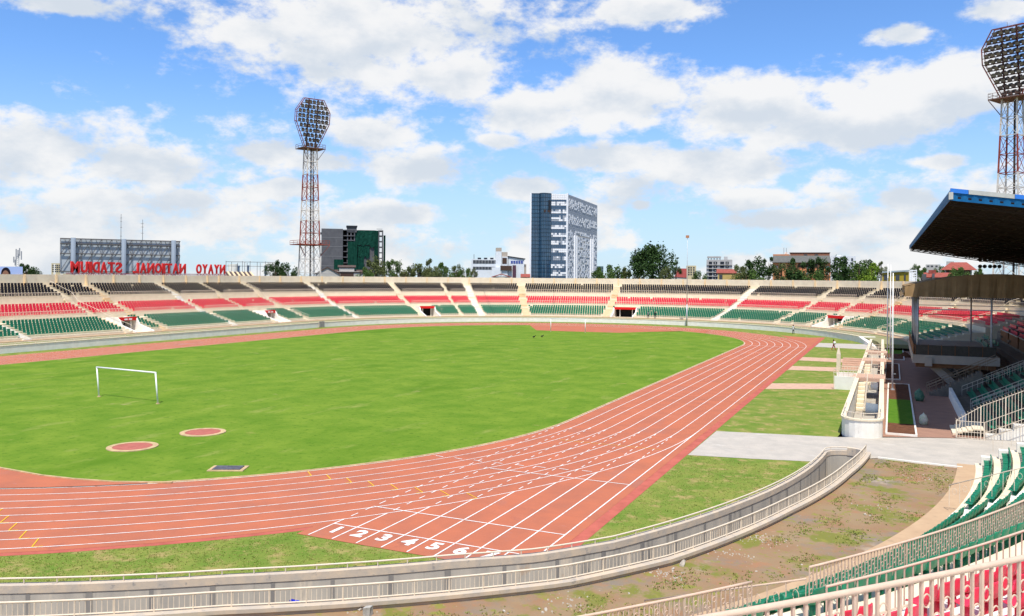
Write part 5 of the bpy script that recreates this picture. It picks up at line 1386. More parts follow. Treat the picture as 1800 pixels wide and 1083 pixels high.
# white and blue office block
m_wb = mat('white_office', (.66, .69, .72), .7, var=.05, scale=.5)
t, w, h, X, Z = building('office_building', 'white office building with long window bands and a tall stair block', 'building', 829, 888, 456, 310, 14, m_wb)
for v0, v1 in ((457.5, 463.5), (469, 474)):
    for k in range(8): a = X(832) + (X(875) - X(832)) * k / 8; b = X(832) + (X(875) - X(832)) * (k + .92) / 8; part(t, 'window', m_wdark, a, b, -.08, 0, Z(v1), Z(v0))
part(t, 'stair_block', m_wb, X(871.5), X(882), -1.0, 6, 0, Z(442)); part(t, 'stair_block_top', mat('tan_block', (.42, .36, .30), .9), X(872), X(882), -1.0, 6, Z(442) + .01, Z(435.5)); part(t, 'rooftop_block', MATS['tan_block'], X(882.4), X(892.5), 0, 6, Z(451), Z(443)); 
part(t, 'east_wing', m_wb, X(882.5), X(893), -.6, 8, 0, Z(451) - .02); part(t, 'dark_opening', m_timber_shade, X(883.4), X(891.3), -.7, -.6, Z(463.5), Z(453)); part(t, 'dark_opening', m_timber_shade, X(880), X(900), -1.2, -.61, Z(475), Z(467))
mb = MB(); mb.quads([(X(894), 0, 0), (X(922), 0, 0), (X(922), 9, 0), (X(894), 9, 0), (X(894), 0, Z(451.5)), (X(922), 0, Z(455.5)), (X(922), 9, Z(455.5)), (X(894), 9, Z(451.5))], [(0, 3, 2, 1), (4, 5, 6, 7), (0, 1, 5, 4), (1, 2, 6, 5), (2, 3, 7, 6), (3, 0, 4, 7)]); mb.build('curved_wing', m_wb, t)
mb = MB(); mb.quads([(X(893), -.4, Z(451)), (X(924), -.4, Z(455.4)), (X(924), 9.4, Z(455.4)), (X(893), 9.4, Z(451)), (X(893), -.4, Z(451) + .3), (X(924), -.4, Z(455.4) + .3), (X(924), 9.4, Z(455.4) + .3), (X(893), 9.4, Z(451) + .3)], [(0, 3, 2, 1), (4, 5, 6, 7), (0, 1, 5, 4), (1, 2, 6, 5), (2, 3, 7, 6), (3, 0, 4, 7)]); mb.build('wing_roof', m_bgdark, t)
for k in range(5): a = X(898.5) + k * X(898.5 + 4.4) * 0 + k * px(4.4, 310); part(t, 'blue_window', m_wblue, a, a + px(3.6, 310), -.08, 0, Z(463), Z(458))
for k in range(3): a = X(840 + 11 * k); part(t, 'roof_vent', m_bgdark, a, a + px(6, 310), 1, 4, Z(456) + .01, Z(453))
part(t, 'drain_shaft', mat('maroon_pipe', (.10, .05, .07), .7), X(901.5), X(907.5), -1.2, -.2, 0, Z(466)); part(t, 'annexe', m_wb, X(865), X(880), -3, -1.01, 0, Z(470)); part(t, 'side_wall', MATS['tan_block'], X(922) + .01, X(926), 1, 5, 0, Z(464)); part(t, 'antenna_pole', m_truss, X(833), X(833) + .2, 2, 2.2, Z(456), Z(447))
t, w, h, X, Z = building('tin_roof_house', 'house with shallow red brown roof in front of the white office', 'house', 867, 897, 486, 270, 8, m_plaster); gable(t, 'roof', X(866), X(898), 0, 8, Z(486.5), Z(481), m_redtile)
t, w, h, X, Z = building('red_shed', 'small red roofed shed tucked against the glass tower', 'shed', 917, 931, 487, 275, 6, m_plaster); gable(t, 'roof', X(917), X(931), 0, 6, Z(487), Z(481.5), m_redtile, 'x')

# glass tower
m_gl1 = mat('tower_glass', (.020, .060, .12), .06, spec=.9, scale=.25, col2=(.035, .10, .18)); m_gl2 = mat('tower_glass_blue', (.045, .085, .15), .1, spec=.8, scale=.3, col2=(.06, .11, .18)); m_pw = mat('panel_white', (.84, .84, .86), .5); m_pg = mat('panel_grey', (.34, .37, .42), .45); m_pb = mat('panel_bluegrey', (.24, .29, .35), .4)
DN = 330.0
c0 = at(998, 341, DN); L0 = at(934, 341, DN * 1.0); R0_ = at(1050.5, 361, DN * 1.155)
zt = c0.z; fl_n = 15
gt = thing('glass_tower', 'tall office tower, dark curved glass on one side and chequered white panels on the other', 'tower', (c0.x, c0.y, -2.6))
HT = zt + 2.6
ex = Vector((L0.x - c0.x, L0.y - c0.y, 0)); wl = ex.length; ex.normalize(); er = Vector((R0_.x - c0.x, R0_.y - c0.y, 0)); wr = er.length; er.normalize()
bl_ = ex * wl; br_ = er * wr
mb = MB(); inn = .35
p0 = (ex + er) * inn
mb.prism([(p0.x, p0.y), (bl_.x + er.x * inn - ex.x * inn, bl_.y + er.y * inn - ex.y * inn), (bl_.x + br_.x - (ex.x + er.x) * inn, bl_.y + br_.y - (ex.y + er.y) * inn), (br_.x - er.x * inn + ex.x * inn, br_.y - er.y * inn + ex.y * inn)], 0, HT - .3); mb.build('core', m_gl1, gt)
def face_panels(nm, o, e, n_out, a0, a1, z0, z1, nx, nz, pick, mats, gap=.03, proud=0.0):
    mb = MB()
    for i in range(nx):
        for j in range(nz):
            k = pick(i, j)
            if k is None: continue
            x0 = a0 + (a1 - a0) * i / nx + gap; x1 = a0 + (a1 - a0) * (i + 1) / nx - gap; za = z0 + (z1 - z0) * j / nz + gap; zb2 = z0 + (z1 - z0) * (j + 1) / nz - gap
            pr = proud + (.12 if k in (1,) else .0)
            A = o + e * x0 + n_out * pr; B = o + e * x1 + n_out * pr; A2 = o + e * x0 - n_out * .3; B2 = o + e * x1 - n_out * .3
            mb.quads([(A.x, A.y, za), (B.x, B.y, za), (B.x, B.y, zb2), (A.x, A.y, zb2), (A2.x, A2.y, za), (B2.x, B2.y, za), (B2.x, B2.y, zb2), (A2.x, A2.y, zb2)], [(0, 1, 2, 3), (3, 2, 6, 7), (0, 4, 5, 1), (0, 3, 7, 4), (1, 5, 6, 2)], k)
    return stuff(mb.build(nm, mats, gt))
nl = -er; nrr = -ex
aW = px(28.0, DN)
def pickL(i, j):
    jj = j % 4
    if j > 56: return 1
    if jj in (0, 1): return 0 if random.random() < .93 else 2
    return 1 if random.random() < .55 else (2 if random.random() < .75 else 0)
face_panels('chequered_panels', Vector((0, 0, 0)), ex, nl, .35, aW, 0, HT, 8, 60, pickL, [m_gl2, m_pw, m_pg])
def pickR(i, j):
    x = i / 46; z = j / 60
    if .26 < x < .80 and z < .66: return None
    jj = j % 8
    if z > .66: 
        if jj in (2, 3, 4): return 2
        return (1 if random.random() < .42 else 2) if jj in (0, 1, 5) else (2 if random.random() < .55 else 1)
    return 1 if random.random() < .42 else (2 if random.random() < .6 else 3)
face_panels('mosaic_panels', Vector((0, 0, 0)), er, nrr, .3, wr, 0, HT, 46, 60, pickR, [m_gl2, m_pw, m_pg, m_pb])
def pickI(i, j):
    jj = j % 4
    if jj == 1: return 4 if random.random() < .6 else 1
    return 1 if random.random() < .45 else (2 if random.random() < .55 else 3)
o_in = -nrr * .12
face_panels('recessed_panels', o_in, er, nrr, wr * .26, wr * .80, 0, HT * .655, 26, 40, pickI, [m_gl2, m_pw, m_pg, m_pb, m_wdark])
for f0, f1 in ((.20, .235), (.26, .285), (.74, .77), (.815, .84)):
    mb = MB(); A = er * (wr * f0); B = er * (wr * f1); mb.prism([(A.x + nrr.x * .6, A.y + nrr.y * .6), (B.x + nrr.x * .6, B.y + nrr.y * .6), (B.x - nrr.x * .5, B.y - nrr.y * .5), (A.x - nrr.x * .5, A.y - nrr.y * .5)], 0, HT * .66); mb.build('white_fin', m_pw, gt)
for e_, w_ in ((Vector((0, 0, 0)), .3), (bl_, .3)):
    mb = MB(); mb.prism([(e_.x - .3, e_.y - .3), (e_.x + .3, e_.y - .3), (e_.x + .3, e_.y + .3), (e_.x - .3, e_.y + .3)], 0, HT + .3); mb.build('corner_fin', m_pw, gt)
# curved dark glass bay with mullions
gb0, gb1 = aW + .05, wl - .2
def bayp(f, off=0.0):
    x = gb0 + (gb1 - gb0) * f; b = 2.2 * sin(pi * min(1, max(0, (f - .0) / .62))) if f < .62 else 0.0
    q = ex * x + nl * (b + .1 + off); return q
mb = MB(); F = arange(0, 1, 1 / 26)
for a, b in zip(F, F[1:]):
    A, B = bayp(a), bayp(b); mb.face([(A.x, A.y, 0), (B.x, B.y, 0), (B.x, B.y, HT + .2), (A.x, A.y, HT + .2)])
mb.build('curtain_glass', m_gl1, gt)
mb = MB()
for a in F[::2]: A = bayp(a, .05); mb.bar((A.x, A.y, 0), (A.x, A.y, HT), .16)
for k in range(1, fl_n * 2 + 1):
    z = HT * k / (fl_n * 2)
    for a, b in zip(F, F[1:]): A, B = bayp(a, .04), bayp(b, .04); mb.bar((A.x, A.y, z), (B.x, B.y, z), .14)
stuff(mb.build('mullions', mat('mullion', (.03, .06, .09), .4), gt))
A = bayp(.02, .3); B = bayp(.28, .3); mb = MB(); z0 = HT * .84
mb.prism([(A.x, A.y), (B.x, B.y), (B.x + er.x, B.y + er.y), (A.x + er.x, A.y + er.y)], z0, z0 + .9); mb.build('sky_balcony', m_timber_shade, gt)
mb = MB(); A = bayp(.02, .2); B = bayp(.10, .25); mb.prism([(A.x, A.y), (B.x, B.y), (B.x + er.x, B.y + er.y), (A.x + er.x, A.y + er.y)], z0 + .95, HT * .945); mb.build('dark_slot', m_bgdark, gt)

# right-hand background
t, w, h, X, Z = building('green_glass_block', 'small greenish glass block just beside the tall office tower', 'building', 1049, 1061, 468, 480, 12, mat('green_glass', (.10, .17, .17), .2, spec=.7))
wins(t, [X(u) for u in (1051, 1054, 1057, 1060)], [Z(v) for v in (473, 478, 483)], .7, 1.0, mf=None)
t, w, h, X, Z = building('red_roof_hall', 'hall with bright red sheet roof behind the large dark tree', 'hall', 1186, 1207, 487, 300, 10, m_plaster); 
mb = MB(); mb.quads([(X(1186), -.2, Z(487)), (X(1207), -.2, Z(488)), (X(1207), -.2, Z(472)), (X(1192), -.2, Z(472)), (X(1186), .2, Z(487)), (X(1207), .2, Z(488)), (X(1207), 8, Z(472)), (X(1192), 8, Z(472))], [(0, 1, 2, 3), (7, 6, 5, 4), (0, 4, 5, 1), (1, 5, 6, 2), (2, 6, 7, 3), (3, 7, 4, 0)]); mb.build('roof', mat('red_sheet_roof', (.45, .10, .09), .7, var=.08, scale=1), t)
t, w, h, X, Z = building('apartment_block', 'cream apartment block standing behind the thin tall mast', 'building', 1207, 1224, 467, 420, 12, m_beige)
wins(t, [X(u) for u in (1211.5, 1215.5, 1220)], [Z(v) for v in (472, 476, 480, 484)], .75, .8, mf=None)
t, w, h, X, Z = building('unfinished_flats', 'unfinished grey concrete frame building with open square window bays', 'building', 1243, 1287, 456.5, 330, 12, mat('frame_concrete', (.42, .41, .40), .9, var=.08, scale=.8))
for v in (460, 466.5, 473, 480, 486.5):
    for u0, u1 in ((1247, 1252.7), (1255, 1261.3), (1266.5, 1273), (1275.5, 1281)): part(t, 'open_bay', m_bgdark, X(u0), X(u1), -.06, 0, Z(v + 4.6), Z(v))
    for u in (1258.2, 1278.2): part(t, 'frame_inset', m_frame, X(u - .9), X(u + .9), -.12, -.06, Z(v + 3.2), Z(v + 1.6))
    part(t, 'floor_slab', MATS['frame_concrete'], X(1242.6), X(1287.4), -.5, -.13, Z(v + 5.9), Z(v + 5.2))
part(t, 'roof_slab', MATS['frame_concrete'], X(1244), X(1268), 1, 8, Z(453), Z(450.5))
for u in (1246, 1251, 1256, 1261, 1266): part(t, 'roof_column', MATS['frame_concrete'], X(u) - .2, X(u) + .2, 1.4, 2, Z(456.5), Z(453))
part(t, 'stair_core', MATS['frame_concrete'], X(1273), X(1279), 2, 6, Z(456.5), Z(451))
m_yel = mat('yellow_render', (.50, .36, .13), .9, var=.08, scale=.5); m_org = mat('orange_render', (.58, .25, .12), .9, var=.08, scale=.5)
t, w, h, X, Z = building('tiled_villa', 'yellow villa with red tiled roof and arched window among trees', 'house', 1263, 1310, 480, 290, 10, m_yel)
gable(t, 'roof', X(1262), X(1294), 0, 9, Z(480), Z(473), m_redtile, 'x'); part(t, 'arched_window', m_wdark, X(1265.5), X(1271), -.08, 0, 0, Z(483)); part(t, 'arched_window', m_wdark, X(1300), X(1304), -.08, 0, 0, Z(484.5))
t, w, h, X, Z = building('orange_flats', 'orange block of flats with deep grey slate roof behind trees', 'building', 1361, 1457, 459, 300, 16, m_org)
mb = MB(); mb.quads([(X(1360), -1.0, Z(462)), (X(1458), -1.0, Z(462)), (X(1456), 3, Z(449.5)), (X(1361), 3, Z(449.5)), (X(1360), -1.0, Z(461)), (X(1458), -1.0, Z(461)), (X(1456), 3, Z(449)), (X(1361), 3, Z(449))], [(0, 1, 2, 3), (7, 6, 5, 4), (0, 4, 5, 1), (1, 5, 6, 2), (2, 6, 7, 3), (3, 7, 4, 0)]); mb.build('roof', mat('grey_slate', (.13, .13, .12), .85, var=.12, scale=1.5), t)
part(t, 'upper_storey', m_org, X(1361), X(1389), 3.2, 12, Z(452), Z(446.5)); part(t, 'upper_storey', mat('brick_top', (.30, .13, .08), .9), X(1390), X(1456), 3.2, 12, Z(452), Z(444.5)); part(t, 'parapet', m_timber_shade, X(1389), X(1457), 3.0, 12.2, Z(444.5) + .01, Z(443.4))
for u in (1413, 1431): part(t, 'top_window', m_wdark, X(u), X(u + 6), 3.1, 3.2, Z(448.3), Z(446.8))
part(t, 'painted_eave_shade', m_timber_shade, X(1404), X(1436), -.08, 0, Z(470), Z(463)); part(t, 'balcony', m_org, X(1404), X(1412), -1, -.09, Z(482), Z(476)); part(t, 'painted_balcony_shade', m_timber_shade, X(1404), X(1415), -.085, 0, Z(483), Z(476.5))  # dark sheets paint in the shade under the eave and behind the balcony
wins(t, [X(1420.5), X(1452), X(1367)], [Z(482)], 1.1, 1.1, m_frame, m_timber_shade); wins(t, [X(1420.5), X(1452), X(1367)], [Z(472.5)], 1.1, 1.0, m_frame, m_timber_shade)
for u in (1383, 1396): part(t, 'water_tank', m_white, X(u) - .5, X(u) + .5, 6, 7, Z(446), Z(442.5))
part(t, 'aerial', m_truss, X(1379), X(1379) + .12, 5, 5.1, Z(446), Z(434.5)); part(t, 'aerial', m_truss, X(1383.2), X(1383.2) + .12, 5, 5.1, Z(446), Z(435))
t, w, h, X, Z = building('white_block', 'plain white flat roofed block beside the orange flats', 'building', 1457, 1503, 450.5, 315, 14, m_wb)
wins(t, [X(1469), X(1486.5), X(1497)], [Z(459), Z(466)], .7, 1.1, mf=None); part(t, 'roof_box', m_wb, X(1470), X(1479), 2, 6, Z(450.5) + .01, Z(448))
t, w, h, X, Z = building('yellow_shop', 'olive yellow building with flat blue grey roof and white end frame', 'building', 1553, 1596, 478, 235, 9, mat('olive_render', (.34, .25, .035), .85, var=.08, scale=.6))
mb = MB(); mb.quads([(X(1553), -.5, Z(480)), (X(1596), -.5, Z(477)), (X(1596), 9, Z(477)), (X(1553), 9, Z(480)), (X(1553), -.5, Z(477.5)), (X(1596), -.5, Z(474.3)), (X(1596), 9, Z(474.3)), (X(1553), 9, Z(477.5))], [(0, 3, 2, 1), (4, 5, 6, 7), (0, 1, 5, 4), (1, 2, 6, 5), (2, 3, 7, 6), (3, 0, 4, 7)]); mb.build('roof', mat('bluegrey_roof', (.32, .37, .40), .6), t)
for u0, u1 in ((1556, 1562), (1575, 1581), (1588, 1591)): part(t, 'window', m_wdark, X(u0), X(u1), -.08, 0, Z(493), Z(483))
for u in (1597, 1600, 1607): part(t, 'white_post', m_pw, X(u), X(u + 1.3), -.4, .2, 0, Z(474))
for k in range(5): part(t, 'white_bar', m_pw, X(1598.5), X(1608), -.3, .0, Z(475.5 + 4.2 * k) - .15, Z(475.5 + 4.2 * k) + .15)
t, w, h, X, Z = building('grey_flats', 'pale grey flats with rooftop balconies behind the red roofed houses', 'building', 1629, 1652, 465, 380, 12, mat('pale_grey', (.42, .41, .39), .9, var=.08, scale=.5))
wins(t, [X(1633), X(1639), X(1646)], [Z(469.5)], .9, .7, mf=None); part(t, 'stair_top', MATS['pale_grey'], X(1661.5), X(1673), 1, 6, 0, Z(459.5)); part(t, 'sloped_top', m_pw, X(1652) + .01, X(1661), 1, 5, 0, Z(464))
def hip(t, nm, x0, x1, y0, y1, z0, z1, m):
    xm = (x1 - x0) * .28; mb = MB(); ym = (y0 + y1) / 2
    mb.quads([(x0, y0, z0), (x1, y0, z0), (x1, y1, z0), (x0, y1, z0), (x0 + xm, ym, z1), (x1 - xm, ym, z1)], [(0, 1, 5, 4), (1, 2, 5), (2, 3, 4, 5), (3, 0, 4), (3, 2, 1, 0)]); mb.build(nm, m, t)
t, w, h, X, Z = building('red_roof_house', 'house with broad red hipped roof rising behind the tan canopy', 'house', 1664, 1706, 474, 260, 10, m_plaster); hip(t, 'roof', X(1657), X(1714), -.8, 11, Z(474.5), Z(460.5), m_redtile)
part(t, 'painted_veranda_shade', m_timber_shade, X(1666), X(1704), -.06, 0, Z(484), Z(475))  # flat dark sheet, veranda shade put into its colour
t, w, h, X, Z = building('red_roof_house', 'lower house with long red tiled roof in front of the grey flats', 'house', 1629, 1668, 487, 240, 8, m_plaster); gable(t, 'roof', X(1628), X(1670), 0, 8, Z(487.5), Z(479), m_redtile, 'x'); part(t, 'gable_wall', m_bgconc, X(1624), X(1631), -.3, 3, 0, Z(482)); part(t, 'gable_wall', m_bgconc, X(1640), X(1644), -.8, 2, 0, Z(481)); part(t, 'roof_lantern', m_redtile, X(1634), X(1646), 3, 6, Z(479) - .3, Z(474.5))

# ------------------------------------------------------------------ trees beyond the rim
m_bark = mat('bark', (.10, .075, .05), .95, var=.2, scale=3)
LEAF = {'dark': mat('leaf_dark', (.022, .050, .013), .75, col2=(.045, .09, .018), scale=.8, spec=.2), 'mid': mat('leaf_mid', (.055, .105, .022), .75, col2=(.09, .145, .03), scale=.8, spec=.2),
        'dry': mat('leaf_olive', (.085, .11, .035), .8, col2=(.13, .145, .05), scale=.8, spec=.2), 'lime': mat('leaf_lime', (.14, .23, .02), .75, col2=(.21, .30, .03), scale=.8, spec=.2)}
def crown_mesh(seed, tall, n=2600, lobes=11, leaf=.05):
    rnd = random.Random(seed); lobes = 20 if n > 5000 else lobes; mb = MB(); L = []
    for k in range(lobes):
        a = rnd.random() * 6.283; e = .25 + .75 * rnd.random() ** .6; zz = rnd.uniform(.12, .95)
        L.append((e * .72 * cos(a) * (1 - .45 * max(0, zz - .5) * 2), e * .72 * sin(a) * (1 - .45 * max(0, zz - .5) * 2), zz * tall, rnd.uniform(.18, .36) * (1.1 - .45 * zz)))
    for i in range(n):
        c = L[rnd.randrange(lobes)]; d = Vector((rnd.gauss(0, 1), rnd.gauss(0, 1), rnd.gauss(0, 1))).normalized(); rr = c[3] * rnd.random() ** .35 * (1 + .35 * (rnd.random() < .12))
        p = Vector(c[:3]) + d * rr; p.z = max(p.z, .02)
        s = leaf * rnd.uniform(.5, 1.2); e1 = Vector((rnd.gauss(0, 1), rnd.gauss(0, 1), rnd.gauss(0, .6))).normalized(); e2 = e1.cross(Vector((rnd.gauss(0, 1), rnd.gauss(0, 1), rnd.gauss(0, 1)))).normalized()
        mb.face([p + e1 * s, p + e2 * s * .55, p - e1 * s, p - e2 * s * .55])
    return mb, L
PROTO = {}
def tree(label, u, d, vtop, wpx, kind, seed, tall=1.25, zc=None, n=2600, leaf=.05, group='trees beyond the rim', trunk_h=None):
    p = at(u, vtop, d); r = wpx / 2 / FPX * d; H = p.z + 2.6
    t = thing('tree', label, 'tree', (p.x, p.y, -2.6), random.random() * 6, group)
    key = (seed, kind, tall, n)
    if key not in PROTO:
        mb, L = crown_mesh(seed, tall, n, leaf=leaf); PROTO[key] = (mb.mesh('crown', LEAF[kind]), L)
    me, L = PROTO[key]
    ch = min(H * .85, r * 2 * tall * .85) if zc is None else zc
    link('crown', me, t, (0, 0, H - ch), None, (r * 1.25, r * 1.25, ch / tall))
    mb = MB(); mb.tube([(0, 0, 0), (.1, 0, (H - ch) * .7), (0, .1, H - ch * .55), (0, 0, H - ch * .2)], [r * .09 + .12, r * .07 + .1, r * .045 + .06, .03], 7)
    for (lx, ly, lz, lr) in L[:6]: mb.tube([(0, 0, H - ch * .85), (lx * r * .6, ly * r * .6, H - ch + lz * ch / tall * .55), (lx * r * 1.25, ly * r * 1.25, H - ch + lz * ch / tall)], [r * .04 + .05, r * .025 + .03, .02], 5)
    mb.build('trunk', m_bark, t)
    return t
TREES = [('dark bushy tree right beside the blue portrait billboard', 47, 230, 467, 26, 'dark', 1), ('low dark tree between the portrait billboard and the beige flats', 62, 235, 470, 24, 'dark', 2),
 ('dark tree at the foot of the pipe scaffold', 484, 240, 463, 26, 'dark', 3), ('dark low tree left of the red and white tower', 508, 245, 468, 34, 'dark', 4),
 ('olive green tree before the netted building', 662, 245, 459, 38, 'dry', 5), ('leafy tree just right of the netted building', 692, 240, 460, 26, 'mid', 6), ('loose olive tree in the roadside row behind the rim', 735, 250, 464, 40, 'dry', 7), ('upright olive tree with a bare twig top', 755, 245, 460, 26, 'dry', 8), ('rounded green tree in the roadside row', 785, 245, 464, 34, 'mid', 9), ('thin wispy tree at the end of the roadside row', 803, 250, 470, 20, 'dry', 5), ('brownish shrub tree beside the white office', 828, 255, 473, 22, 'dry', 7), ('small green tree at the foot of the netted building', 645, 238, 475, 26, 'mid', 3),
 ('pale shrub tree at the base of the glass tower', 1051, 250, 473, 22, 'mid', 10), ('low green bushy tree beside the glass tower', 1080, 255, 470, 40, 'mid', 11), ('grey green tree under the large dark tree', 1106, 260, 469, 34, 'dry', 12),
 ('bare brown tree by the red hall roof', 1172, 240, 474, 26, 'dry', 13), ('slender dark tree before the red hall roof', 1189, 238, 464, 16, 'dark', 8),
 ('low green shrubs before the concrete frame building', 1232, 250, 481, 24, 'mid', 4), ('dark green tree beside the tiled villa', 1302, 240, 469, 26, 'dry', 6), ('tall tree left of the orange flats', 1328, 245, 459, 40, 'dark', 5), ('slim dark tree touching the orange flats', 1352, 245, 457, 24, 'dark', 8), ('low bright green tree below the orange flats', 1327, 235, 480, 36, 'mid', 3),
 ('wispy tree before the left half of the orange flats', 1375, 240, 464, 28, 'dry', 7), ('tall feathery tree before the middle of the orange flats', 1403, 242, 456, 34, 'dark', 9), ('dark conical tree before the right end of the orange flats', 1438, 240, 456, 30, 'dark', 6), ('large dark round tree before the white block', 1476, 245, 455, 50, 'dark', 11), ('round green tree right of the white block', 1511, 245, 458, 40, 'mid', 2), ('yellow green bright tree', 1533, 240, 464, 32, 'lime', 9), ('bare branched grey tree beside the olive building', 1549, 240, 464, 18, 'dry', 8),
 ('dense low tree left of the tall tree by the villa', 1312, 238, 474, 30, 'mid', 12), ('low dark hedge tree under the orange flats', 1392, 232, 477, 44, 'dark', 1), ('low leafy tree under the slate roof', 1420, 232, 474, 40, 'mid', 2), ('leafy tree filling the gap by the white block', 1456, 235, 468, 36, 'dark', 12), ('dark tree behind the yellow green one', 1522, 250, 462, 36, 'dark', 4), ('dark shrub tree beside the tall glass tower foot', 1064, 245, 475, 28, 'mid', 2), ('olive tree between the two leafy roadside trees', 712, 248, 468, 34, 'dry', 12), ('dark shrub tree at the end of the roadside row by the office', 818, 246, 476, 24, 'mid', 11), ('dry low tree left of the olive roadside trees', 770, 240, 472, 30, 'dry', 2),
 ('young tree between the olive building and red roofs', 1611, 245, 469, 16, 'mid', 5), ('dense tree behind the first red roof', 1624, 262, 474, 26, 'mid', 1), ('green trees in front of the hipped red roof', 1682, 225, 474, 38, 'mid', 11), ('green tree between hipped roof and floodlight tower', 1716, 228, 471, 28, 'mid', 12), ('low tree just over the red roof lantern', 1652, 300, 472, 18, 'mid', 4)]
for (lb, u, d, vt, w, kd, sd_) in TREES: tree(lb, u, d, vt - 3, w * 1.35, kd, sd_)
tree('large dark spreading tree standing alone beside the glass tower', 1148, 250, 439, 84, 'dark', 21, .8, n=7000, leaf=.04, zc=9.5)

# ------------------------------------------------------------------ people and birds
m_skin = mat('skin_brown', (.10, .05, .03), .6)
def person(label, loc, rz, h, torso, legs, carry=None, stride=.25):
    t = thing('person', label, 'person', loc, rz)
    s = h / 1.72
    V = [(0, 0, .95), (0, 0, 1.15), (0, .02, 1.38), (0, .01, 1.48), (0, -.01, 1.60), (0, -.01, 1.70),
         (-.19, .02, 1.38), (-.25, -.02, 1.12), (-.24, -.16, .92), (.19, .02, 1.38), (.25, .05, 1.12), (.24, -.06, .90),
         (-.09, 0, .90), (-.10, -stride * .5, .50), (-.10, -stride * .9, .08), (-.10, -stride * .9 - .14, .04), (.09, 0, .90), (.10, stride * .4, .50), (.10, stride, .09), (.10, stride - .12, .04)]
    E_ = [(0, 1), (1, 2), (2, 3), (3, 4), (4, 5), (2, 6), (6, 7), (7, 8), (2, 9), (9, 10), (10, 11), (0, 12), (12, 13), (13, 14), (14, 15), (0, 16), (16, 17), (17, 18), (18, 19)]
    Rd = [.15, .14, .16, .06, .105, .085, .075, .05, .045, .075, .05, .045, .10, .07, .05, .045, .10, .07, .05, .045]
    me = bpy.data.meshes.new('body'); me.from_pydata([Vector(v) * s for v in V], E_, [])
    o = link('body', me, t); md = o.modifiers.new('skin', 'SKIN'); o.modifiers.new('sub', 'SUBSURF').levels = 1
    for i, r in enumerate(Rd): me.skin_vertices[0].data[i].radius = (r * s, r * s * (.72 if i < 3 else 1))
    me.skin_vertices[0].data[0].use_root = True
    dg = bpy.context.evaluated_depsgraph_get(); dg.update(); m2 = bpy.data.meshes.new_from_object(o.evaluated_get(dg))
    o.modifiers.clear(); o.data = m2; m2.materials.clear()
    for m in (m_skin, torso, legs): m2.materials.append(m)
    for p in m2.polygons:
        c = p.center / s
        p.material_index = 0 if c.z > 1.46 else 1 if (c.z > .88 and abs(c.x) < .23) else 2 if c.z < .90 and abs(c.x) < .21 and c.z > .1 else 0
        p.use_smooth = True
    mb = MB(); mb.tube([(0, .01 * s, 1.60 * s), (0, .02 * s, 1.72 * s), (0, .02 * s, 1.78 * s)], [.11 * s, .10 * s, .03 * s], 10); mb.build('hair', mat('hair_black', (.01, .008, .008), .8), t, smooth=True)
    if carry: carry(t, s)
    return t
mr, mk, mw_, mg = mat('cloth_red', (.55, .03, .04), .8, var=.15, scale=8), mat('cloth_black', (.02, .02, .025), .8), mat('cloth_white', (.70, .70, .68), .8), mat('cloth_grey', (.20, .20, .20), .8)
def wb(t, s):
    mb = MB(); mb.tube([(-.30, -.1, .95), (-.34, -.1, 1.2), (-.30, -.08, 1.42)], [.10, .24, .12], 9); mb.build('bundle', mw_, t, smooth=True)
person('person in red and orange clothes walking on the grass with a white bundle', (14.1, 106.9, 0), radians(100), 1.66, mr, mr, wb, .32)
person('person in a white shirt standing against the far retaining wall', (4.3, 143.6, 0), radians(150), 1.8, mw_, mk, None, .1)
x, y = fp(far(91.3), 59.2); person('person in dark grey clothes by the green seats near the portal', (x, y, 1.12), radians(40), 1.7, mg, mk)
x, y = fp(far(93.0), 59.2); person('person in black clothes in front of the green seats', (x, y, 1.12), radians(200), 1.7, mk, mk)
def bird(label, x, y):
    mb = MB(); mb.tube([(-.28, 0, .22), (-.1, 0, .26), (.15, 0, .30), (.25, 0, .45), (.32, 0, .50), (.45, 0, .47)], [.02, .12, .11, .05, .06, .01], 7)
    for s in (-.05, .05): mb.bar((0, s, 0), (0, s, .22), .02)
    tag(mb.build('bird', mk, None, (x, y, .045), smooth=True), label, 'bird', 'birds on the infield')
bird('dark bird standing on the infield grass before the far goal', -35.9, 105.3); bird('dark bird standing on the infield grass before the far goal', -35.2, 107.4)

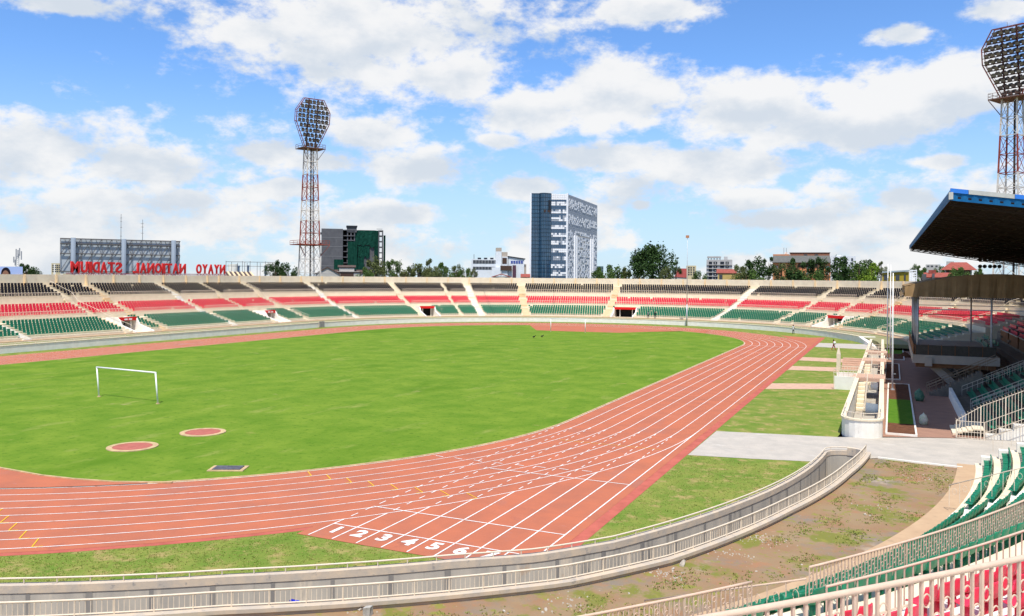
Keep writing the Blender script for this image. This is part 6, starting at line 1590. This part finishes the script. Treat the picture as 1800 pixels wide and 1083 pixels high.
# ------------------------------------------------------------------ seats: the largest in view as single things, the rest as one mass per colour
SM = {'green': m_green, 'red': m_red, 'black': m_black}
fine = {k: seat_local(True).mesh('stadium_seat', m, True) for k, m in SM.items()}
coarse = seat_local(False)
cand = []
for i, (p, rz, key, where, row, pos) in enumerate(SEATS):
    s = seen((p[0], p[1], p[2] + .5))
    if s and -10 < s[0] < 1810 and -10 < s[1] < 1090 and where != 'far': cand.append((s[2], i))
cand.sort(); chosen = set(i for d, i in cand[:300])
ORD = ['front', 'second', 'third', 'fourth', 'fifth', 'sixth', 'seventh']
def seat_label(key, where, row, pos):
    if where == 'near':
        tier = {'green': 'lower tier', 'red': 'middle tier', 'black': 'top tier'}[key]
        sec = 'beside the crossing' if pos < 15.2 else 'between the two stairs' if pos < 36.2 else 'past the second stair'
        return '%s moulded seat in the %s row of the %s %s' % (key, ORD[min(row, 6)], tier, sec), '%s seats of the near stand' % key
    sec = 'nearest the spiked fence' if pos < 47.8 else 'between stair rails and balcony' if pos < 62 else 'beyond the balcony'
    return 'shaded %s seat under the roof, %s row, %s' % (key, ORD[min(row, 6)], sec), '%s seats under the roof' % key
rest = {k: MB() for k in SM}
cv = [Vector(v) for v in coarse.v]
for i, (p, rz, key, where, row, pos) in enumerate(SEATS):
    if i in chosen:
        o = link('stadium_seat', fine[key], None, p, (random.uniform(-.03, .03), 0, rz + random.uniform(-.035, .035))); lb = seat_label(key, where, row, pos); tag(o, lb[0], 'seat', lb[1])
    else:
        s = seen((p[0], p[1], p[2] + .5))
        if s is None or not (-120 < s[0] < 1920): continue
        c, sn = cos(rz), sin(rz); j = rest[key]; base = len(j.v)
        tw = random.uniform(-.02, .02); fold = random.random() < .0
        j.v += [(p[0] + v.x * c - v.y * sn, p[1] + v.x * sn + v.y * c, p[2] + v.z + tw) for v in cv]
        j.f += [tuple(base + k for k in f) for f in coarse.f]; j.m += [0] * len(coarse.f)
for k in rest:
    o = stuff(rest[k].build(k + '_seats', SM[k])); o['label'] = {'green': 'rows of green seats in the lower tiers of the stands', 'red': 'rows of red seats in the middle tiers of the stands', 'black': 'rows of black seats in the top tiers of the stands'}[k]; o['category'] = 'seats'
